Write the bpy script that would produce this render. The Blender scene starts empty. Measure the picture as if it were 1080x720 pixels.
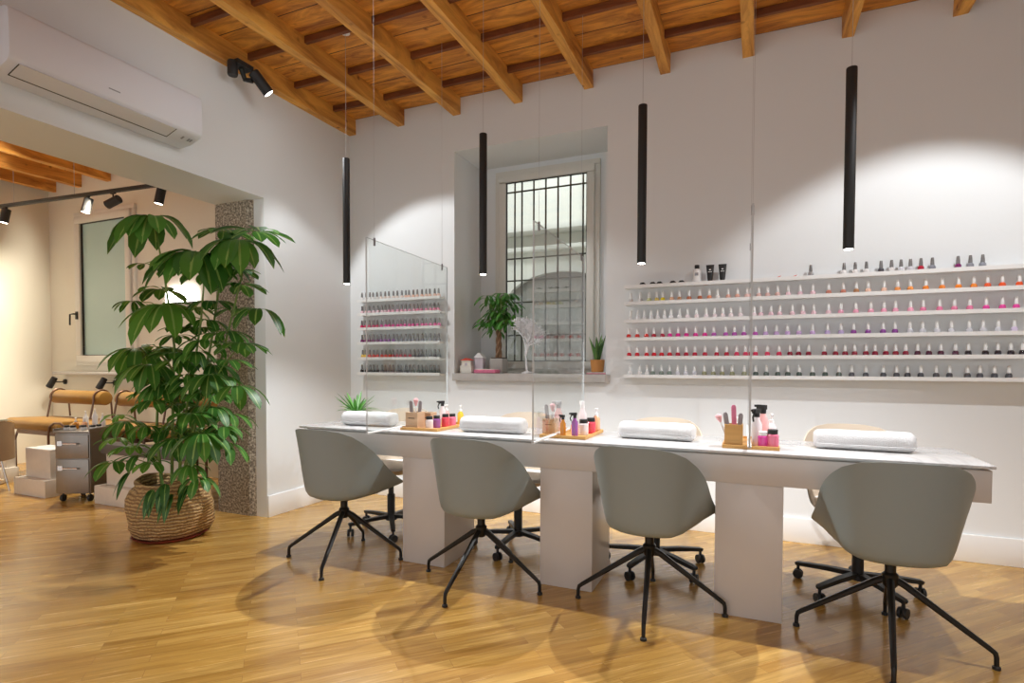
import bpy, bmesh, math, random
from math import pi, sin, cos, radians as R
from mathutils import Vector as V, Matrix, noise
random.seed(7)
scene = bpy.context.scene
COL = scene.collection

# ------------------------------------------------------------------ mesh helpers
class MB:
    def __init__(s): s.v=[]; s.f=[]; s.m=[]; s.cur=0
    def add(s, vs, fs, mi=None):
        o=len(s.v); s.v+= [tuple(p) for p in vs]; s.f+=[tuple(i+o for i in f) for f in fs]
        s.m+=[s.cur if mi is None else mi]*len(fs); return s
    def box(s,x0,x1,y0,y1,z0,z1,mi=None):
        return s.add([(x0,y0,z0),(x1,y0,z0),(x1,y1,z0),(x0,y1,z0),(x0,y0,z1),(x1,y0,z1),(x1,y1,z1),(x0,y1,z1)],
            [(0,3,2,1),(4,5,6,7),(0,1,5,4),(1,2,6,5),(2,3,7,6),(3,0,4,7)],mi)
    def lathe(s,prof,c=(0,0,0),n=16,axis='z',cap=True,mi=None,mat=None):
        vs=[];fs=[]
        for r,z in prof:
            for k in range(n):
                a=2*pi*k/n; p=(r*cos(a),r*sin(a),z)
                if axis=='x': p=(z,r*cos(a),r*sin(a))
                if axis=='y': p=(r*sin(a),z,r*cos(a))
                p=V(p)
                if mat is not None: p=mat@p
                vs.append((p[0]+c[0],p[1]+c[1],p[2]+c[2]))
        for i in range(len(prof)-1):
            for k in range(n):
                a=i*n+k;b=i*n+(k+1)%n; fs.append((a,b,b+n,a+n))
        if cap:
            fs.append(tuple(reversed(range(n)))); fs.append(tuple(range((len(prof)-1)*n,len(prof)*n)))
        return s.add(vs,fs,mi)
    def tube(s,pts,r,n=8,mi=None,flat=1.0):
        pts=[V(p) for p in pts]; m=len(pts)
        rs=r if isinstance(r,(list,tuple)) else [r]*m
        vs=[];fs=[];up=None
        for i,p in enumerate(pts):
            t=(pts[min(i+1,m-1)]-pts[max(i-1,0)]).normalized()
            if up is None:
                up=V((0,0,1)) if abs(t.z)<.9 else V((1,0,0))
            sd=t.cross(up).normalized(); up=sd.cross(t).normalized()
            for k in range(n):
                a=2*pi*k/n+pi/n; vs.append(p+sd*cos(a)*rs[i]+up*sin(a)*rs[i]*flat)
        for i in range(m-1):
            for k in range(n):
                a=i*n+k;b=i*n+(k+1)%n; fs.append((a,b,b+n,a+n))
        fs.append(tuple(reversed(range(n)))); fs.append(tuple(range((m-1)*n,m*n)))
        return s.add(vs,fs,mi)
    def prism(s,poly,y0,y1,plane='xz',mi=None):
        n=len(poly); g={'xz':lambda a,b,t:(a,t,b),'xy':lambda a,b,t:(a,b,t),'yz':lambda a,b,t:(t,a,b)}[plane]
        vs=[g(a,b,y0) for a,b in poly]+[g(a,b,y1) for a,b in poly]
        fs=[(i,(i+1)%n,(i+1)%n+n,i+n) for i in range(n)]+[tuple(reversed(range(n))),tuple(range(n,2*n))]
        return s.add(vs,fs,mi)
    def build(s,name,mats,parent=None,smooth=False,bevel=0,seg=2,auto=35,loc=None,uv=None):
        me=bpy.data.meshes.new(name); me.from_pydata(s.v,[],s.f)
        if not isinstance(mats,(list,tuple)): mats=[mats]
        for m in mats: me.materials.append(m)
        me.polygons.foreach_set('material_index',s.m)
        bm=bmesh.new(); bm.from_mesh(me); bmesh.ops.recalc_face_normals(bm,faces=bm.faces)
        if bevel: bmesh.ops.bevel(bm,geom=[e for e in bm.edges if len(e.link_faces)==2 and e.calc_face_angle(0)>R(30)],offset=bevel,segments=seg,affect='EDGES',profile=.5,clamp_overlap=True)
        if smooth or bevel:
            for f in bm.faces: f.smooth=True
            for e in bm.edges:
                if len(e.link_faces)==2 and e.calc_face_angle(0)>R(auto): e.smooth=False
        bm.to_mesh(me); bm.free()
        if uv:
            l=me.uv_layers.new(name='UVMap')
            for i,lp in enumerate(me.loops): l.data[i].uv=uv[lp.vertex_index]
        o=bpy.data.objects.new(name,me); COL.objects.link(o)
        if parent: o.parent=parent
        if loc: o.location=loc
        return o
def T(name,label,cat,loc=(0,0,0),rz=0,group=None):
    o=bpy.data.objects.new(name,None); o.empty_display_size=.05; COL.objects.link(o); o.location=loc; o.rotation_euler=(0,0,rz)
    return tag(o,label,cat,group)
def tag(o,label,cat,group=None):
    o['label']=label; o['category']=cat
    if group: o['group']=group
    return o
def S(o,label=None):
    o['kind']='structure'
    if label: o['label']=label
    return o
def dup(root,loc=None,rz=None,label=None,group=None):
    r=root.copy(); COL.objects.link(r)
    if loc is not None: r.location=loc
    if rz is not None: r.rotation_euler=(0,0,rz)
    if label: r['label']=label
    if group: r['group']=group
    for ch in list(root.children):
        c=ch.copy(); COL.objects.link(c); c.parent=r
        for g in list(ch.children):
            d=g.copy(); COL.objects.link(d); d.parent=c
    return r
def setmat(o,m):
    o.material_slots[0].link='OBJECT'; o.material_slots[0].material=m

# ------------------------------------------------------------------ materials
def lin(h):
    h=h.lstrip('#'); c=[int(h[i:i+2],16)/255 for i in (0,2,4)]
    return tuple((x/12.92 if x<=.04045 else ((x+.055)/1.055)**2.4) for x in c)
class NT:
    def __init__(s,name):
        s.m=bpy.data.materials.new(name); s.m.use_nodes=True; s.t=s.m.node_tree; s.b=s.t.nodes['Principled BSDF']; s.out=s.t.nodes['Material Output']
    def n(s,ty,**k):
        x=s.t.nodes.new(ty)
        for a,b in k.items():
            if a.startswith('i_'): x.inputs[a[2:].replace('_',' ')].default_value=b
            else: setattr(x,a,b)
        return x
    def l(s,a,b): s.t.links.new(a,b)
def mat(name,col,rough=.5,metal=0,nscale=0,namt=.1,bump=0,bscale=None,coat=0,spec=.5,emit=None,estr=0,trans=0,stretch=(1,1,1),sheen=0,ior=1.45):
    if isinstance(col,str): col=lin(col)
    N=NT(name); b=N.b; b.inputs['Base Color'].default_value=(*col,1); b.inputs['Roughness'].default_value=rough; b.inputs['Metallic'].default_value=metal
    b.inputs['Specular IOR Level'].default_value=spec; b.inputs['Coat Weight'].default_value=coat; b.inputs['Transmission Weight'].default_value=trans; b.inputs['IOR'].default_value=ior
    if sheen: b.inputs['Sheen Weight'].default_value=sheen
    if emit: b.inputs['Emission Color'].default_value=(*emit,1); b.inputs['Emission Strength'].default_value=estr
    if nscale or bump:
        tc=N.n('ShaderNodeTexCoord'); mp=N.n('ShaderNodeMapping'); mp.inputs['Scale'].default_value=stretch; N.l(tc.outputs['Object'],mp.inputs[0])
        nz=N.n('ShaderNodeTexNoise',i_Scale=nscale or bscale,i_Detail=4.); N.l(mp.outputs[0],nz.inputs['Vector'])
        if nscale and namt:
            mx=N.n('ShaderNodeMix',data_type='RGBA'); d=[max(0,c*(1-namt)) for c in col]; u=[min(1,c*(1+namt)) for c in col]
            mx.inputs['A'].default_value=(*d,1); mx.inputs['B'].default_value=(*u,1)
            N.l(nz.outputs['Fac'],mx.inputs['Factor']); N.l(mx.outputs['Result'],b.inputs['Base Color'])
        if bump:
            nb=nz
            if bscale: nb=N.n('ShaderNodeTexNoise',i_Scale=bscale,i_Detail=3.); N.l(mp.outputs[0],nb.inputs['Vector'])
            bp=N.n('ShaderNodeBump',i_Strength=bump,i_Distance=.01); N.l(nb.outputs['Fac'],bp.inputs['Height']); N.l(bp.outputs[0],b.inputs['Normal'])
    return N.m
def glassmat(name,tint=(.97,.985,.98),rough=0.0,haze=0.0,gl=1.0):
    N=NT(name); t=N.n('ShaderNodeBsdfTransparent'); t.inputs[0].default_value=(*tint,1)
    g=N.n('ShaderNodeBsdfGlossy'); g.inputs['Roughness'].default_value=rough; fr=N.n('ShaderNodeFresnel',i_IOR=1.5); ge=N.n('ShaderNodeNewGeometry'); mr=N.n('ShaderNodeMapRange'); mr.inputs['To Min'].default_value=1.5; mr.inputs['To Max'].default_value=1/1.5; N.l(ge.outputs['Backfacing'],mr.inputs['Value']); N.l(mr.outputs[0],fr.inputs['IOR'])
    mx=N.n('ShaderNodeMixShader'); N.l(fr.outputs[0],mx.inputs[0]); N.l(t.outputs[0],mx.inputs[1]); N.l(g.outputs[0],mx.inputs[2]); last=mx
    if haze:
        d=N.n('ShaderNodeBsdfDiffuse'); d.inputs[0].default_value=(.8,.85,.85,1); m2=N.n('ShaderNodeMixShader'); m2.inputs[0].default_value=haze
        N.l(mx.outputs[0],m2.inputs[1]); N.l(d.outputs[0],m2.inputs[2]); last=m2
    N.l(last.outputs[0],N.out.inputs[0]); return N.m

def wood_floor():
    N=NT('oak_parquet'); b=N.b
    tc=N.n('ShaderNodeTexCoord'); mp=N.n('ShaderNodeMapping'); mp.inputs['Rotation'].default_value=(0,0,R(-46)); N.l(tc.outputs['Object'],mp.inputs[0])
    bk=N.n('ShaderNodeTexBrick',offset=.37,offset_frequency=2,squash=1.0)
    for k,v in {'Scale':1.0,'Mortar Size':.0007,'Mortar Smooth':.2,'Bias':0.0,'Brick Width':.55,'Row Height':.062}.items(): bk.inputs[k].default_value=v
    bk.inputs['Color1'].default_value=(0,0,0,1); bk.inputs['Color2'].default_value=(1,1,1,1); bk.inputs['Mortar'].default_value=(.5,.5,.5,1)
    N.l(mp.outputs[0],bk.inputs['Vector'])
    # per-plank shift of the grain
    cb=N.n('ShaderNodeVectorMath',operation='MULTIPLY_ADD'); N.l(bk.outputs['Color'],cb.inputs[0]); cb.inputs[1].default_value=(7,3,5); N.l(mp.outputs[0],cb.inputs[2])
    m2=N.n('ShaderNodeMapping'); m2.inputs['Scale'].default_value=(1.6,22,1); N.l(cb.outputs[0],m2.inputs[0])
    g1=N.n('ShaderNodeTexNoise',i_Scale=1.6,i_Detail=6.,i_Roughness=.62,i_Distortion=.9); N.l(m2.outputs[0],g1.inputs['Vector'])
    rp=N.n('ShaderNodeValToRGB'); N.l(bk.outputs['Color'],rp.inputs[0]); e=rp.color_ramp.elements
    e[0].position=0; e[0].color=(*FL[0],1); e[1].position=1; e[1].color=(*FL[2],1); x=rp.color_ramp.elements.new(.5); x.color=(*FL[1],1)
    gr=N.n('ShaderNodeValToRGB'); N.l(g1.outputs['Fac'],gr.inputs[0]); e=gr.color_ramp.elements; e[0].position=.32; e[0].color=(.55,.47,.36,1); e[1].position=.62; e[1].color=(1,1,1,1)
    mx=N.n('ShaderNodeMix',data_type='RGBA',blend_type='MULTIPLY'); mx.inputs['Factor'].default_value=.75; N.l(rp.outputs[0],mx.inputs['A']); N.l(gr.outputs[0],mx.inputs['B'])
    mo=N.n('ShaderNodeMix',data_type='RGBA'); mo.inputs['B'].default_value=(.26,.13,.04,1); N.l(bk.outputs['Fac'],mo.inputs['Factor']); N.l(mx.outputs['Result'],mo.inputs['A'])
    N.l(mo.outputs['Result'],b.inputs['Base Color'])
    rr=N.n('ShaderNodeMapRange'); rr.inputs['To Min'].default_value=.16; rr.inputs['To Max'].default_value=.34; N.l(g1.outputs['Fac'],rr.inputs['Value']); N.l(rr.outputs[0],b.inputs['Roughness'])
    bp=N.n('ShaderNodeBump',i_Strength=.12,i_Distance=.002); N.l(g1.outputs['Fac'],bp.inputs['Height']); N.l(bp.outputs[0],b.inputs['Normal'])
    b.inputs['Coat Weight'].default_value=.25; b.inputs['Coat Roughness'].default_value=.12
    return N.m
FL=[(.44,.235,.05),(.54,.31,.072),(.62,.38,.105)]
def wood_ceiling(name,dark,lite,stretch,sc=2.0,seams=None):
    N=NT(name); b=N.b; tc=N.n('ShaderNodeTexCoord'); mp=N.n('ShaderNodeMapping'); mp.inputs['Scale'].default_value=stretch; N.l(tc.outputs['Object'],mp.inputs[0])
    g=N.n('ShaderNodeTexNoise',i_Scale=sc,i_Detail=7.,i_Roughness=.65,i_Distortion=1.2); N.l(mp.outputs[0],g.inputs['Vector'])
    rp=N.n('ShaderNodeValToRGB'); N.l(g.outputs['Fac'],rp.inputs[0]); e=rp.color_ramp.elements; e[0].position=.3; e[0].color=(*dark,1); e[1].position=.62; e[1].color=(*lite,1)
    k=N.n('ShaderNodeTexVoronoi',i_Scale=5.5); N.l(tc.outputs['Object'],k.inputs['Vector'])
    kr=N.n('ShaderNodeValToRGB'); N.l(k.outputs['Distance'],kr.inputs[0]); e=kr.color_ramp.elements; e[0].position=.03; e[0].color=(.25,.12,.06,1); e[1].position=.12; e[1].color=(1,1,1,1)
    mx=N.n('ShaderNodeMix',data_type='RGBA',blend_type='MULTIPLY'); mx.inputs['Factor'].default_value=.8; N.l(rp.outputs[0],mx.inputs['A']); N.l(kr.outputs[0],mx.inputs['B']); last=mx.outputs['Result']
    if seams:
        sp=N.n('ShaderNodeSeparateXYZ'); N.l(tc.outputs['Object'],sp.inputs[0])
        md=N.n('ShaderNodeMath',operation='PINGPONG'); md.inputs[1].default_value=seams/2; N.l(sp.outputs['Y'],md.inputs[0])
        lt=N.n('ShaderNodeMath',operation='LESS_THAN'); lt.inputs[1].default_value=.004; N.l(md.outputs[0],lt.inputs[0])
        m3=N.n('ShaderNodeMix',data_type='RGBA'); m3.inputs['B'].default_value=(.06,.018,.006,1); N.l(lt.outputs[0],m3.inputs['Factor']); N.l(last,m3.inputs['A']); last=m3.outputs['Result']
    N.l(last,b.inputs['Base Color']); b.inputs['Roughness'].default_value=.6
    bp=N.n('ShaderNodeBump',i_Strength=.3,i_Distance=.006); N.l(g.outputs['Fac'],bp.inputs['Height']); N.l(bp.outputs[0],b.inputs['Normal'])
    return N.m
def granite():
    N=NT('speckled_granite'); b=N.b; tc=N.n('ShaderNodeTexCoord')
    v=N.n('ShaderNodeTexNoise',i_Scale=60.,i_Detail=3.,i_Roughness=.7); N.l(tc.outputs['Object'],v.inputs['Vector'])
    rp=N.n('ShaderNodeValToRGB'); N.l(v.outputs['Fac'],rp.inputs[0]); e=rp.color_ramp.elements; e[0].position=.38; e[0].color=(.13,.105,.08,1); e[1].position=.62; e[1].color=(.6,.53,.42,1)
    x=rp.color_ramp.elements.new(.5); x.color=(.30,.25,.19,1)
    N.l(rp.outputs[0],b.inputs['Base Color']); b.inputs['Roughness'].default_value=.75
    bp=N.n('ShaderNodeBump',i_Strength=.5,i_Distance=.004); N.l(v.outputs['Fac'],bp.inputs['Height']); N.l(bp.outputs[0],b.inputs['Normal']); return N.m
def marble(name,base=(.86,.85,.84),vein=(.5,.49,.49),rough=.15,sc=2.2):
    N=NT(name); b=N.b; tc=N.n('ShaderNodeTexCoord'); g=N.n('ShaderNodeTexNoise',i_Scale=sc,i_Detail=8.,i_Roughness=.6,i_Distortion=1.5); N.l(tc.outputs['Object'],g.inputs['Vector'])
    rp=N.n('ShaderNodeValToRGB'); N.l(g.outputs['Fac'],rp.inputs[0]); e=rp.color_ramp.elements; e[0].position=.44; e[0].color=(*base,1); e[1].position=.56; e[1].color=(*base,1)
    x=rp.color_ramp.elements.new(.5); x.color=(*[(a+c)/2 for a,c in zip(base,vein)],1); N.l(rp.outputs[0],b.inputs['Base Color']); b.inputs['Roughness'].default_value=rough; return N.m
def leafmat(name,a,bc,vein,trans=.25):
    N=NT(name); b=N.b; uv=N.n('ShaderNodeUVMap'); sp=N.n('ShaderNodeSeparateXYZ'); N.l(uv.outputs[0],sp.inputs[0])
    s=N.n('ShaderNodeMath',operation='SUBTRACT'); s.inputs[1].default_value=.5; N.l(sp.outputs['X'],s.inputs[0]); ab=N.n('ShaderNodeMath',operation='ABSOLUTE'); N.l(s.outputs[0],ab.inputs[0])
    lt=N.n('ShaderNodeMath',operation='LESS_THAN'); lt.inputs[1].default_value=.06; N.l(ab.outputs[0],lt.inputs[0])
    mx=N.n('ShaderNodeMix',data_type='RGBA'); mx.inputs['A'].default_value=(*a,1); mx.inputs['B'].default_value=(*bc,1); N.l(sp.outputs['Y'],mx.inputs['Factor'])
    m2=N.n('ShaderNodeMix',data_type='RGBA'); m2.inputs['B'].default_value=(*vein,1); N.l(lt.outputs[0],m2.inputs['Factor']); N.l(mx.outputs['Result'],m2.inputs['A'])
    N.l(m2.outputs['Result'],b.inputs['Base Color']); b.inputs['Roughness'].default_value=.45
    tr=N.n('ShaderNodeBsdfTranslucent'); N.l(m2.outputs['Result'],tr.inputs[0]); ms=N.n('ShaderNodeMixShader'); ms.inputs[0].default_value=trans
    N.l(b.outputs[0],ms.inputs[1]); N.l(tr.outputs[0],ms.inputs[2]); N.l(ms.outputs[0],N.out.inputs[0]); return N.m
def basket():
    N=NT('woven_seagrass'); b=N.b; tc=N.n('ShaderNodeTexCoord')
    w=N.n('ShaderNodeTexWave',wave_type='BANDS',bands_direction='Z',i_Scale=14.,i_Distortion=4.5,i_Detail=2.); N.l(tc.outputs['Object'],w.inputs['Vector'])
    c=N.n('ShaderNodeTexVoronoi',i_Scale=60.); N.l(tc.outputs['Object'],c.inputs['Vector'])
    mm=N.n('ShaderNodeMath',operation='MULTIPLY'); N.l(w.outputs['Fac'],mm.inputs[0]); N.l(c.outputs['Distance'],mm.inputs[1])
    rp=N.n('ShaderNodeValToRGB'); N.l(mm.outputs[0],rp.inputs[0]); e=rp.color_ramp.elements; e[0].position=.0; e[0].color=(.24,.13,.05,1); e[1].position=.5; e[1].color=(.58,.38,.16,1)
    N.l(rp.outputs[0],b.inputs['Base Color']); b.inputs['Roughness'].default_value=.8
    bp=N.n('ShaderNodeBump',i_Strength=.9,i_Distance=.012); N.l(mm.outputs[0],bp.inputs['Height']); N.l(bp.outputs[0],b.inputs['Normal']); return N.m

M={}
M['wall']=mat('white_plaster',(.76,.78,.785),.75,nscale=1.3,namt=.012,bump=.04,bscale=40)
M['wall_warm']=mat('cream_plaster',(.73,.70,.60),.75,nscale=1.3,namt=.015)
M['trim']=mat('white_painted_trim',(.82,.82,.81),.45,nscale=2,namt=.01)
M['floor']=wood_floor()
M['boards']=wood_ceiling('ceiling_boards',(.28,.075,.010),(.82,.36,.048),(1.6,9,1),1.4,seams=.235)
M['beam']=wood_ceiling('beam_timber',(.36,.12,.016),(.86,.45,.09),(12,1.3,6),1.2)
M['batten']=wood_ceiling('batten_timber',(.09,.022,.007),(.24,.075,.018),(1.5,12,8),1.4)
M['granite']=granite()
M['desk']=mat('greige_lacquer',(.60,.555,.52),.28,nscale=2,namt=.01)
M['marble']=marble('white_marble',(.64,.63,.625),(.40,.39,.39),.13)
M['sill']=mat('grey_stone',(.47,.445,.42),.4,nscale=14,namt=.2)
M['shell']=mat('sage_grey_plastic',(.265,.305,.305),.42,nscale=3,namt=.01)
M['black']=mat('black_metal',(.018,.017,.016),.32,metal=.4,nscale=5,namt=.1)
M['blackm']=mat('matte_black',(.02,.02,.02),.5,nscale=5,namt=.1)
M['cream']=mat('cream_shell',(.56,.47,.37),.45,nscale=3,namt=.02)
M['whitecush']=mat('white_upholstery',(.82,.8,.78),.6,nscale=20,namt=.03)
M['white']=mat('white_plastic',(.84,.84,.84),.35,nscale=2,namt=.01)
M['acw']=mat('air_conditioner_white',(.76,.775,.82),.5,nscale=2,namt=.01)
M['dark']=mat('dark_gap',(.03,.025,.02),.6,nscale=3,namt=.1)
M['grey']=mat('grey_mark',(.3,.3,.32),.5,nscale=3,namt=.1)
M['towel']=mat('white_terry',(.70,.70,.70),.95,nscale=30,namt=.03,bump=.7,bscale=220,sheen=.3)
M['bamboo']=mat('bamboo_wood',(.60,.33,.10),.45,nscale=6,namt=.25,stretch=(1,1,8))
M['palewood']=mat('pale_wood',(.62,.42,.26),.5,nscale=6,namt=.2,stretch=(1,1,8))
M['glass']=glassmat('clear_acrylic'); M['edge']=mat('polished_acrylic_edge',(.55,.57,.58),.2,nscale=3,namt=.05)
M['pane']=glassmat('window_glass',(.95,.97,.96))
M['winframe']=mat('ivory_window_frame',(.70,.68,.62),.4,nscale=3,namt=.02)
M['iron']=mat('dark_iron',(.07,.065,.05),.5,metal=.5,nscale=9,namt=.3)
M['frost']=mat('frosted_teal_glass',(.42,.58,.55),.35,nscale=1,namt=.06)
M['clearp']=mat('clear_bottle',(.80,.80,.80),.1,nscale=3,namt=.02,coat=.5)
M['steel']=mat('brushed_steel',(.30,.265,.23),.35,metal=.7,nscale=30,namt=.08,stretch=(1,1,.1))
M['chrome']=mat('chrome',(.75,.74,.72),.12,metal=1,nscale=3,namt=.02)
M['velvet']=mat('ochre_velvet',(.30,.15,.018),.8,nscale=4,namt=.25,sheen=.15)
M['bronze']=mat('bronze_tube',(.16,.09,.06),.35,metal=.6,nscale=4,namt=.1)
M['stone']=mat('cream_stone_cladding',(.74,.68,.6),.5,nscale=25,namt=.06)
M['slate']=mat('dark_grey_slab',(.13,.12,.115),.35,nscale=10,namt=.15)
M['leather']=mat('tan_leather',(.26,.17,.10),.45,nscale=8,namt=.12)
M['darkseat']=mat('dark_leather',(.06,.055,.05),.4,nscale=8,namt=.12)
M['leaf']=leafmat('umbrella_tree_leaf',(.035,.14,.018),(.085,.26,.03),(.26,.42,.10))
M['leaf2']=leafmat('young_leaf',(.09,.27,.03),(.16,.4,.05),(.3,.5,.12),.35)
M['leaf3']=leafmat('money_tree_leaf',(.035,.16,.02),(.09,.3,.04),(.2,.42,.1),.25)
M['sansev']=leafmat('snake_plant_leaf',(.03,.11,.02),(.10,.24,.05),(.25,.35,.08),.1)
M['stem']=mat('green_stem',(.16,.25,.05),.5,nscale=15,namt=.3)
M['bark']=mat('braided_bark',(.23,.13,.07),.8,nscale=18,namt=.4,bump=.6,bscale=40)
M['soil']=mat('potting_soil',(.05,.032,.02),.95,nscale=40,namt=.5,bump=.8,bscale=60)
M['basket']=basket()
M['red']=mat('red_glazed_saucer',(.30,.045,.03),.4,nscale=5,namt=.1)
M['potgrey']=mat('concrete_pot',(.42,.39,.36),.7,nscale=12,namt=.12)
M['terra']=mat('terracotta_pot',(.62,.28,.08),.6,nscale=9,namt=.12)
M['lens']=mat('lit_lamp_lens',(1,1,1),.5,emit=(1,.95,.88),estr=14,nscale=2,namt=0)
M['lensw']=mat('warm_lamp_lens',(1,1,1),.5,emit=(1,.88,.72),estr=14,nscale=2,namt=0)
M['glow']=mat('glowing_panel',(1,1,1),.5,emit=(1,.97,.92),estr=9,nscale=2,namt=0)
M['extwall']=mat('courtyard_render',(.70,.69,.62),.85,nscale=3,namt=.06)
M['extdark']=mat('courtyard_arch_shade',(.26,.25,.22),.85,nscale=3,namt=.1)  # dark colour paints the shade inside the arch onto a flat panel
M['wire']=mat('steel_wire',(.55,.55,.55),.4,metal=.6,nscale=3,namt=.05)
M['twig']=mat('frosted_white_twig',(.88,.88,.9),.3,nscale=9,namt=.1)
M['pink']=mat('pink_print',(.75,.2,.33),.5,nscale=30,namt=.35)
M['redroof']=mat('red_card',(.75,.08,.05),.6,nscale=9,namt=.1)
M['paper']=mat('cream_card',(.82,.8,.72),.7,nscale=9,namt=.04)
M['lilac']=mat('lilac_card',(.55,.5,.56),.7,nscale=9,namt=.04)
# ------------------------------------------------------------------ camera
cd=bpy.data.cameras.new('camera'); cam=bpy.data.objects.new('camera',cd); COL.objects.link(cam); scene.camera=cam
yaw,pit,rol=.407987871,-.0288272595,.00260682
fw=V((-sin(yaw)*cos(pit),cos(yaw)*cos(pit),sin(pit))); rt=V((cos(yaw),sin(yaw),0)); up=rt.cross(fw)
r2=rt*cos(rol)+up*sin(rol); u2=-rt*sin(rol)+up*cos(rol)
mw=Matrix((( r2.x,u2.x,-fw.x,3.41870838),(r2.y,u2.y,-fw.y,-4.16305548),(r2.z,u2.z,-fw.z,1.17),(0,0,0,1))); cam.matrix_world=mw
cd.sensor_width=36; cd.lens=592.149/1080*36; cd.shift_y=42.433/1080; cd.clip_start=.05; cd.clip_end=100

# ------------------------------------------------------------------ setting
XR=6.3; YF=-7.0; ZC=3.39
S(MB().box(-4.65,XR+.2,YF,.6,-.1,0).build('floor',M['floor']))
w=MB()
w.box(-.5,1.089,0,.55,0,ZC+.2).box(2.388,XR+.2,0,.55,0,ZC+.2).box(1.089,2.388,0,.55,0,1.04).box(1.089,2.388,0,.55,2.956,ZC+.2)
# closing panel around the window at the bottom of the niche
w.box(1.089,1.248,.5,.6,1.04,2.956).box(2.212,2.388,.5,.6,1.04,2.956).box(1.248,2.212,.5,.6,2.905,2.956)
S(w.build('wall_back',M['wall']))
S(MB().box(-.5,0,-.95,0,0,ZC).box(-.5,0,YF,-.95,2.429,ZC).box(-.16,0,-.98,-.95,0,2.429).build('wall_left',M['wall']))
# granite pier set in the end of the partition
S(MB().prism([(-.5,-.94),(-.5,-1.0),(-.165,-1.0),(-.095,-.975),(-.085,-.94)],0,2.429,'xy').build('granite_column',M['granite']))
S(MB().box(XR,XR+.2,YF,0,0,ZC).build('wall_right',M['wall']))
S(MB().box(-4.65,-4.53,YF,-.0,0,ZC).build('wall_far_left',M['wall_warm']))
S(MB().box(-4.53,-.5,-.06,.5,0,1.16).box(-4.53,-3.99,-.06,.5,1.16,2.95).box(-2.89,-.5,-.06,.5,1.16,2.95).box(-4.53,-.5,-.06,.5,2.95,ZC).build('wall_left_room',M['wall_warm']))
S(MB().box(-4.65,XR+.2,YF,.6,ZC,ZC+.06).build('ceiling',M['boards']))
BX=[.035,.56,1.114,1.67,2.242,2.806,3.35,3.93,4.51,5.07,5.63]
def beam(x,w,z0,y1,y0=YF,seed=0):
    b=MB(); n=26; vs=[];fs=[]
    for i in range(n+1):
        y=y1+(y0-y1)*i/n
        for k,(dx,z) in enumerate([(-w/2,z0),(w/2,z0),(w/2,ZC),(-w/2,ZC)]):
            j=noise.noise(V((x*7+k*3.1,y*2.3,seed)))*.008 if k<2 else 0
            vs.append((x+dx+j,y,z+j*.6))
    for i in range(n):
        for k in range(4):
            a=i*4+k;c=i*4+(k+1)%4; fs.append((a,c,c+4,a+4))
    fs+=[(0,1,2,3),(n*4+3,n*4+2,n*4+1,n*4)]
    b.add(vs,fs); return b
for i,x in enumerate(BX): S(beam(x,.068 if i else .07,3.252,0,seed=i).build('ceiling_beam',M['beam']))
for x in (-3.36,-3.9,-4.4,-2.82,-2.28,-1.74,-1.2): S(beam(x,.07,3.252,-.06,seed=x).build('ceiling_beam',M['beam']))
yb=-.27
while yb>YF:
    S(MB().box(0,XR,yb-.03,yb+.0,3.345,ZC).build('ceiling_batten',M['batten'],bevel=.003,seg=1)); yb-=.235 if False else .44
bb=lambda x0,x1,y0,y1:MB().box(x0,x1,y0,y1,0,.165)
S(bb(0,XR,-.016,0).build('baseboard_back',M['trim'],bevel=.003)); S(bb(0,.016,-.98,0).build('baseboard_left',M['trim'],bevel=.003)); S(bb(XR-.016,XR,YF,0).build('baseboard_right',M['trim'],bevel=.003))
S(MB().prism([(1.094,-.05),(2.395,-.05),(2.42,-.03),(2.42,-.002),(2.388,0),(2.388,.5),(1.094,.5),(1.094,0)],1.042,1.105,'xy').build('trim_1',M['sill'],bevel=.004))
S(MB().box(-4.26,-2.75,-.2,-.06,1.05,1.085).build('trim_2',M['sill'],bevel=.004))
# niche window
wn=T('window_1','tall ivory casement window with iron grille in the deep niche','window'); del wn['category']; wn['kind']='structure'
def frame(b,x0,x1,z0,z1,t,y0,y1): b.box(x0,x1,y0,y1,z0,z0+t).box(x0,x1,y0,y1,z1-t,z1).box(x0,x0+t,y0,y1,z0+t,z1-t).box(x1-t,x1,y0,y1,z0+t,z1-t); return b
frame(MB(),1.248,2.212,1.105,2.905,.045,.47,.54).build('window_frame',M['winframe'],wn,bevel=.006)
frame(MB(),1.29,2.17,1.14,2.865,.068,.445,.5).build('sash',M['winframe'],wn,bevel=.012)
MB().box(1.35,2.11,.47,.476,1.205,2.80).build('pane',M['pane'],wn)
frame(MB(),1.355,2.105,1.205,2.80,.009,.462,.482).build('gasket',M['dark'],wn)
MB().tube([(2.165,.44,2.62),(2.165,.44,2.78)],.008).build('hinge',M['winframe'],wn)
g=MB()
for x in [1.385,1.455,1.57,1.685,1.80,1.915,2.03]: g.tube([(x+.0,.6,1.15),(x,.6,2.95)],.0085,6)
for z in (2.745,2.14,1.94,1.74,1.44,1.18): g.box(1.25,2.21,.592,.604,z,z+.012)
g.build('grille',M['iron'],wn)
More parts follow.
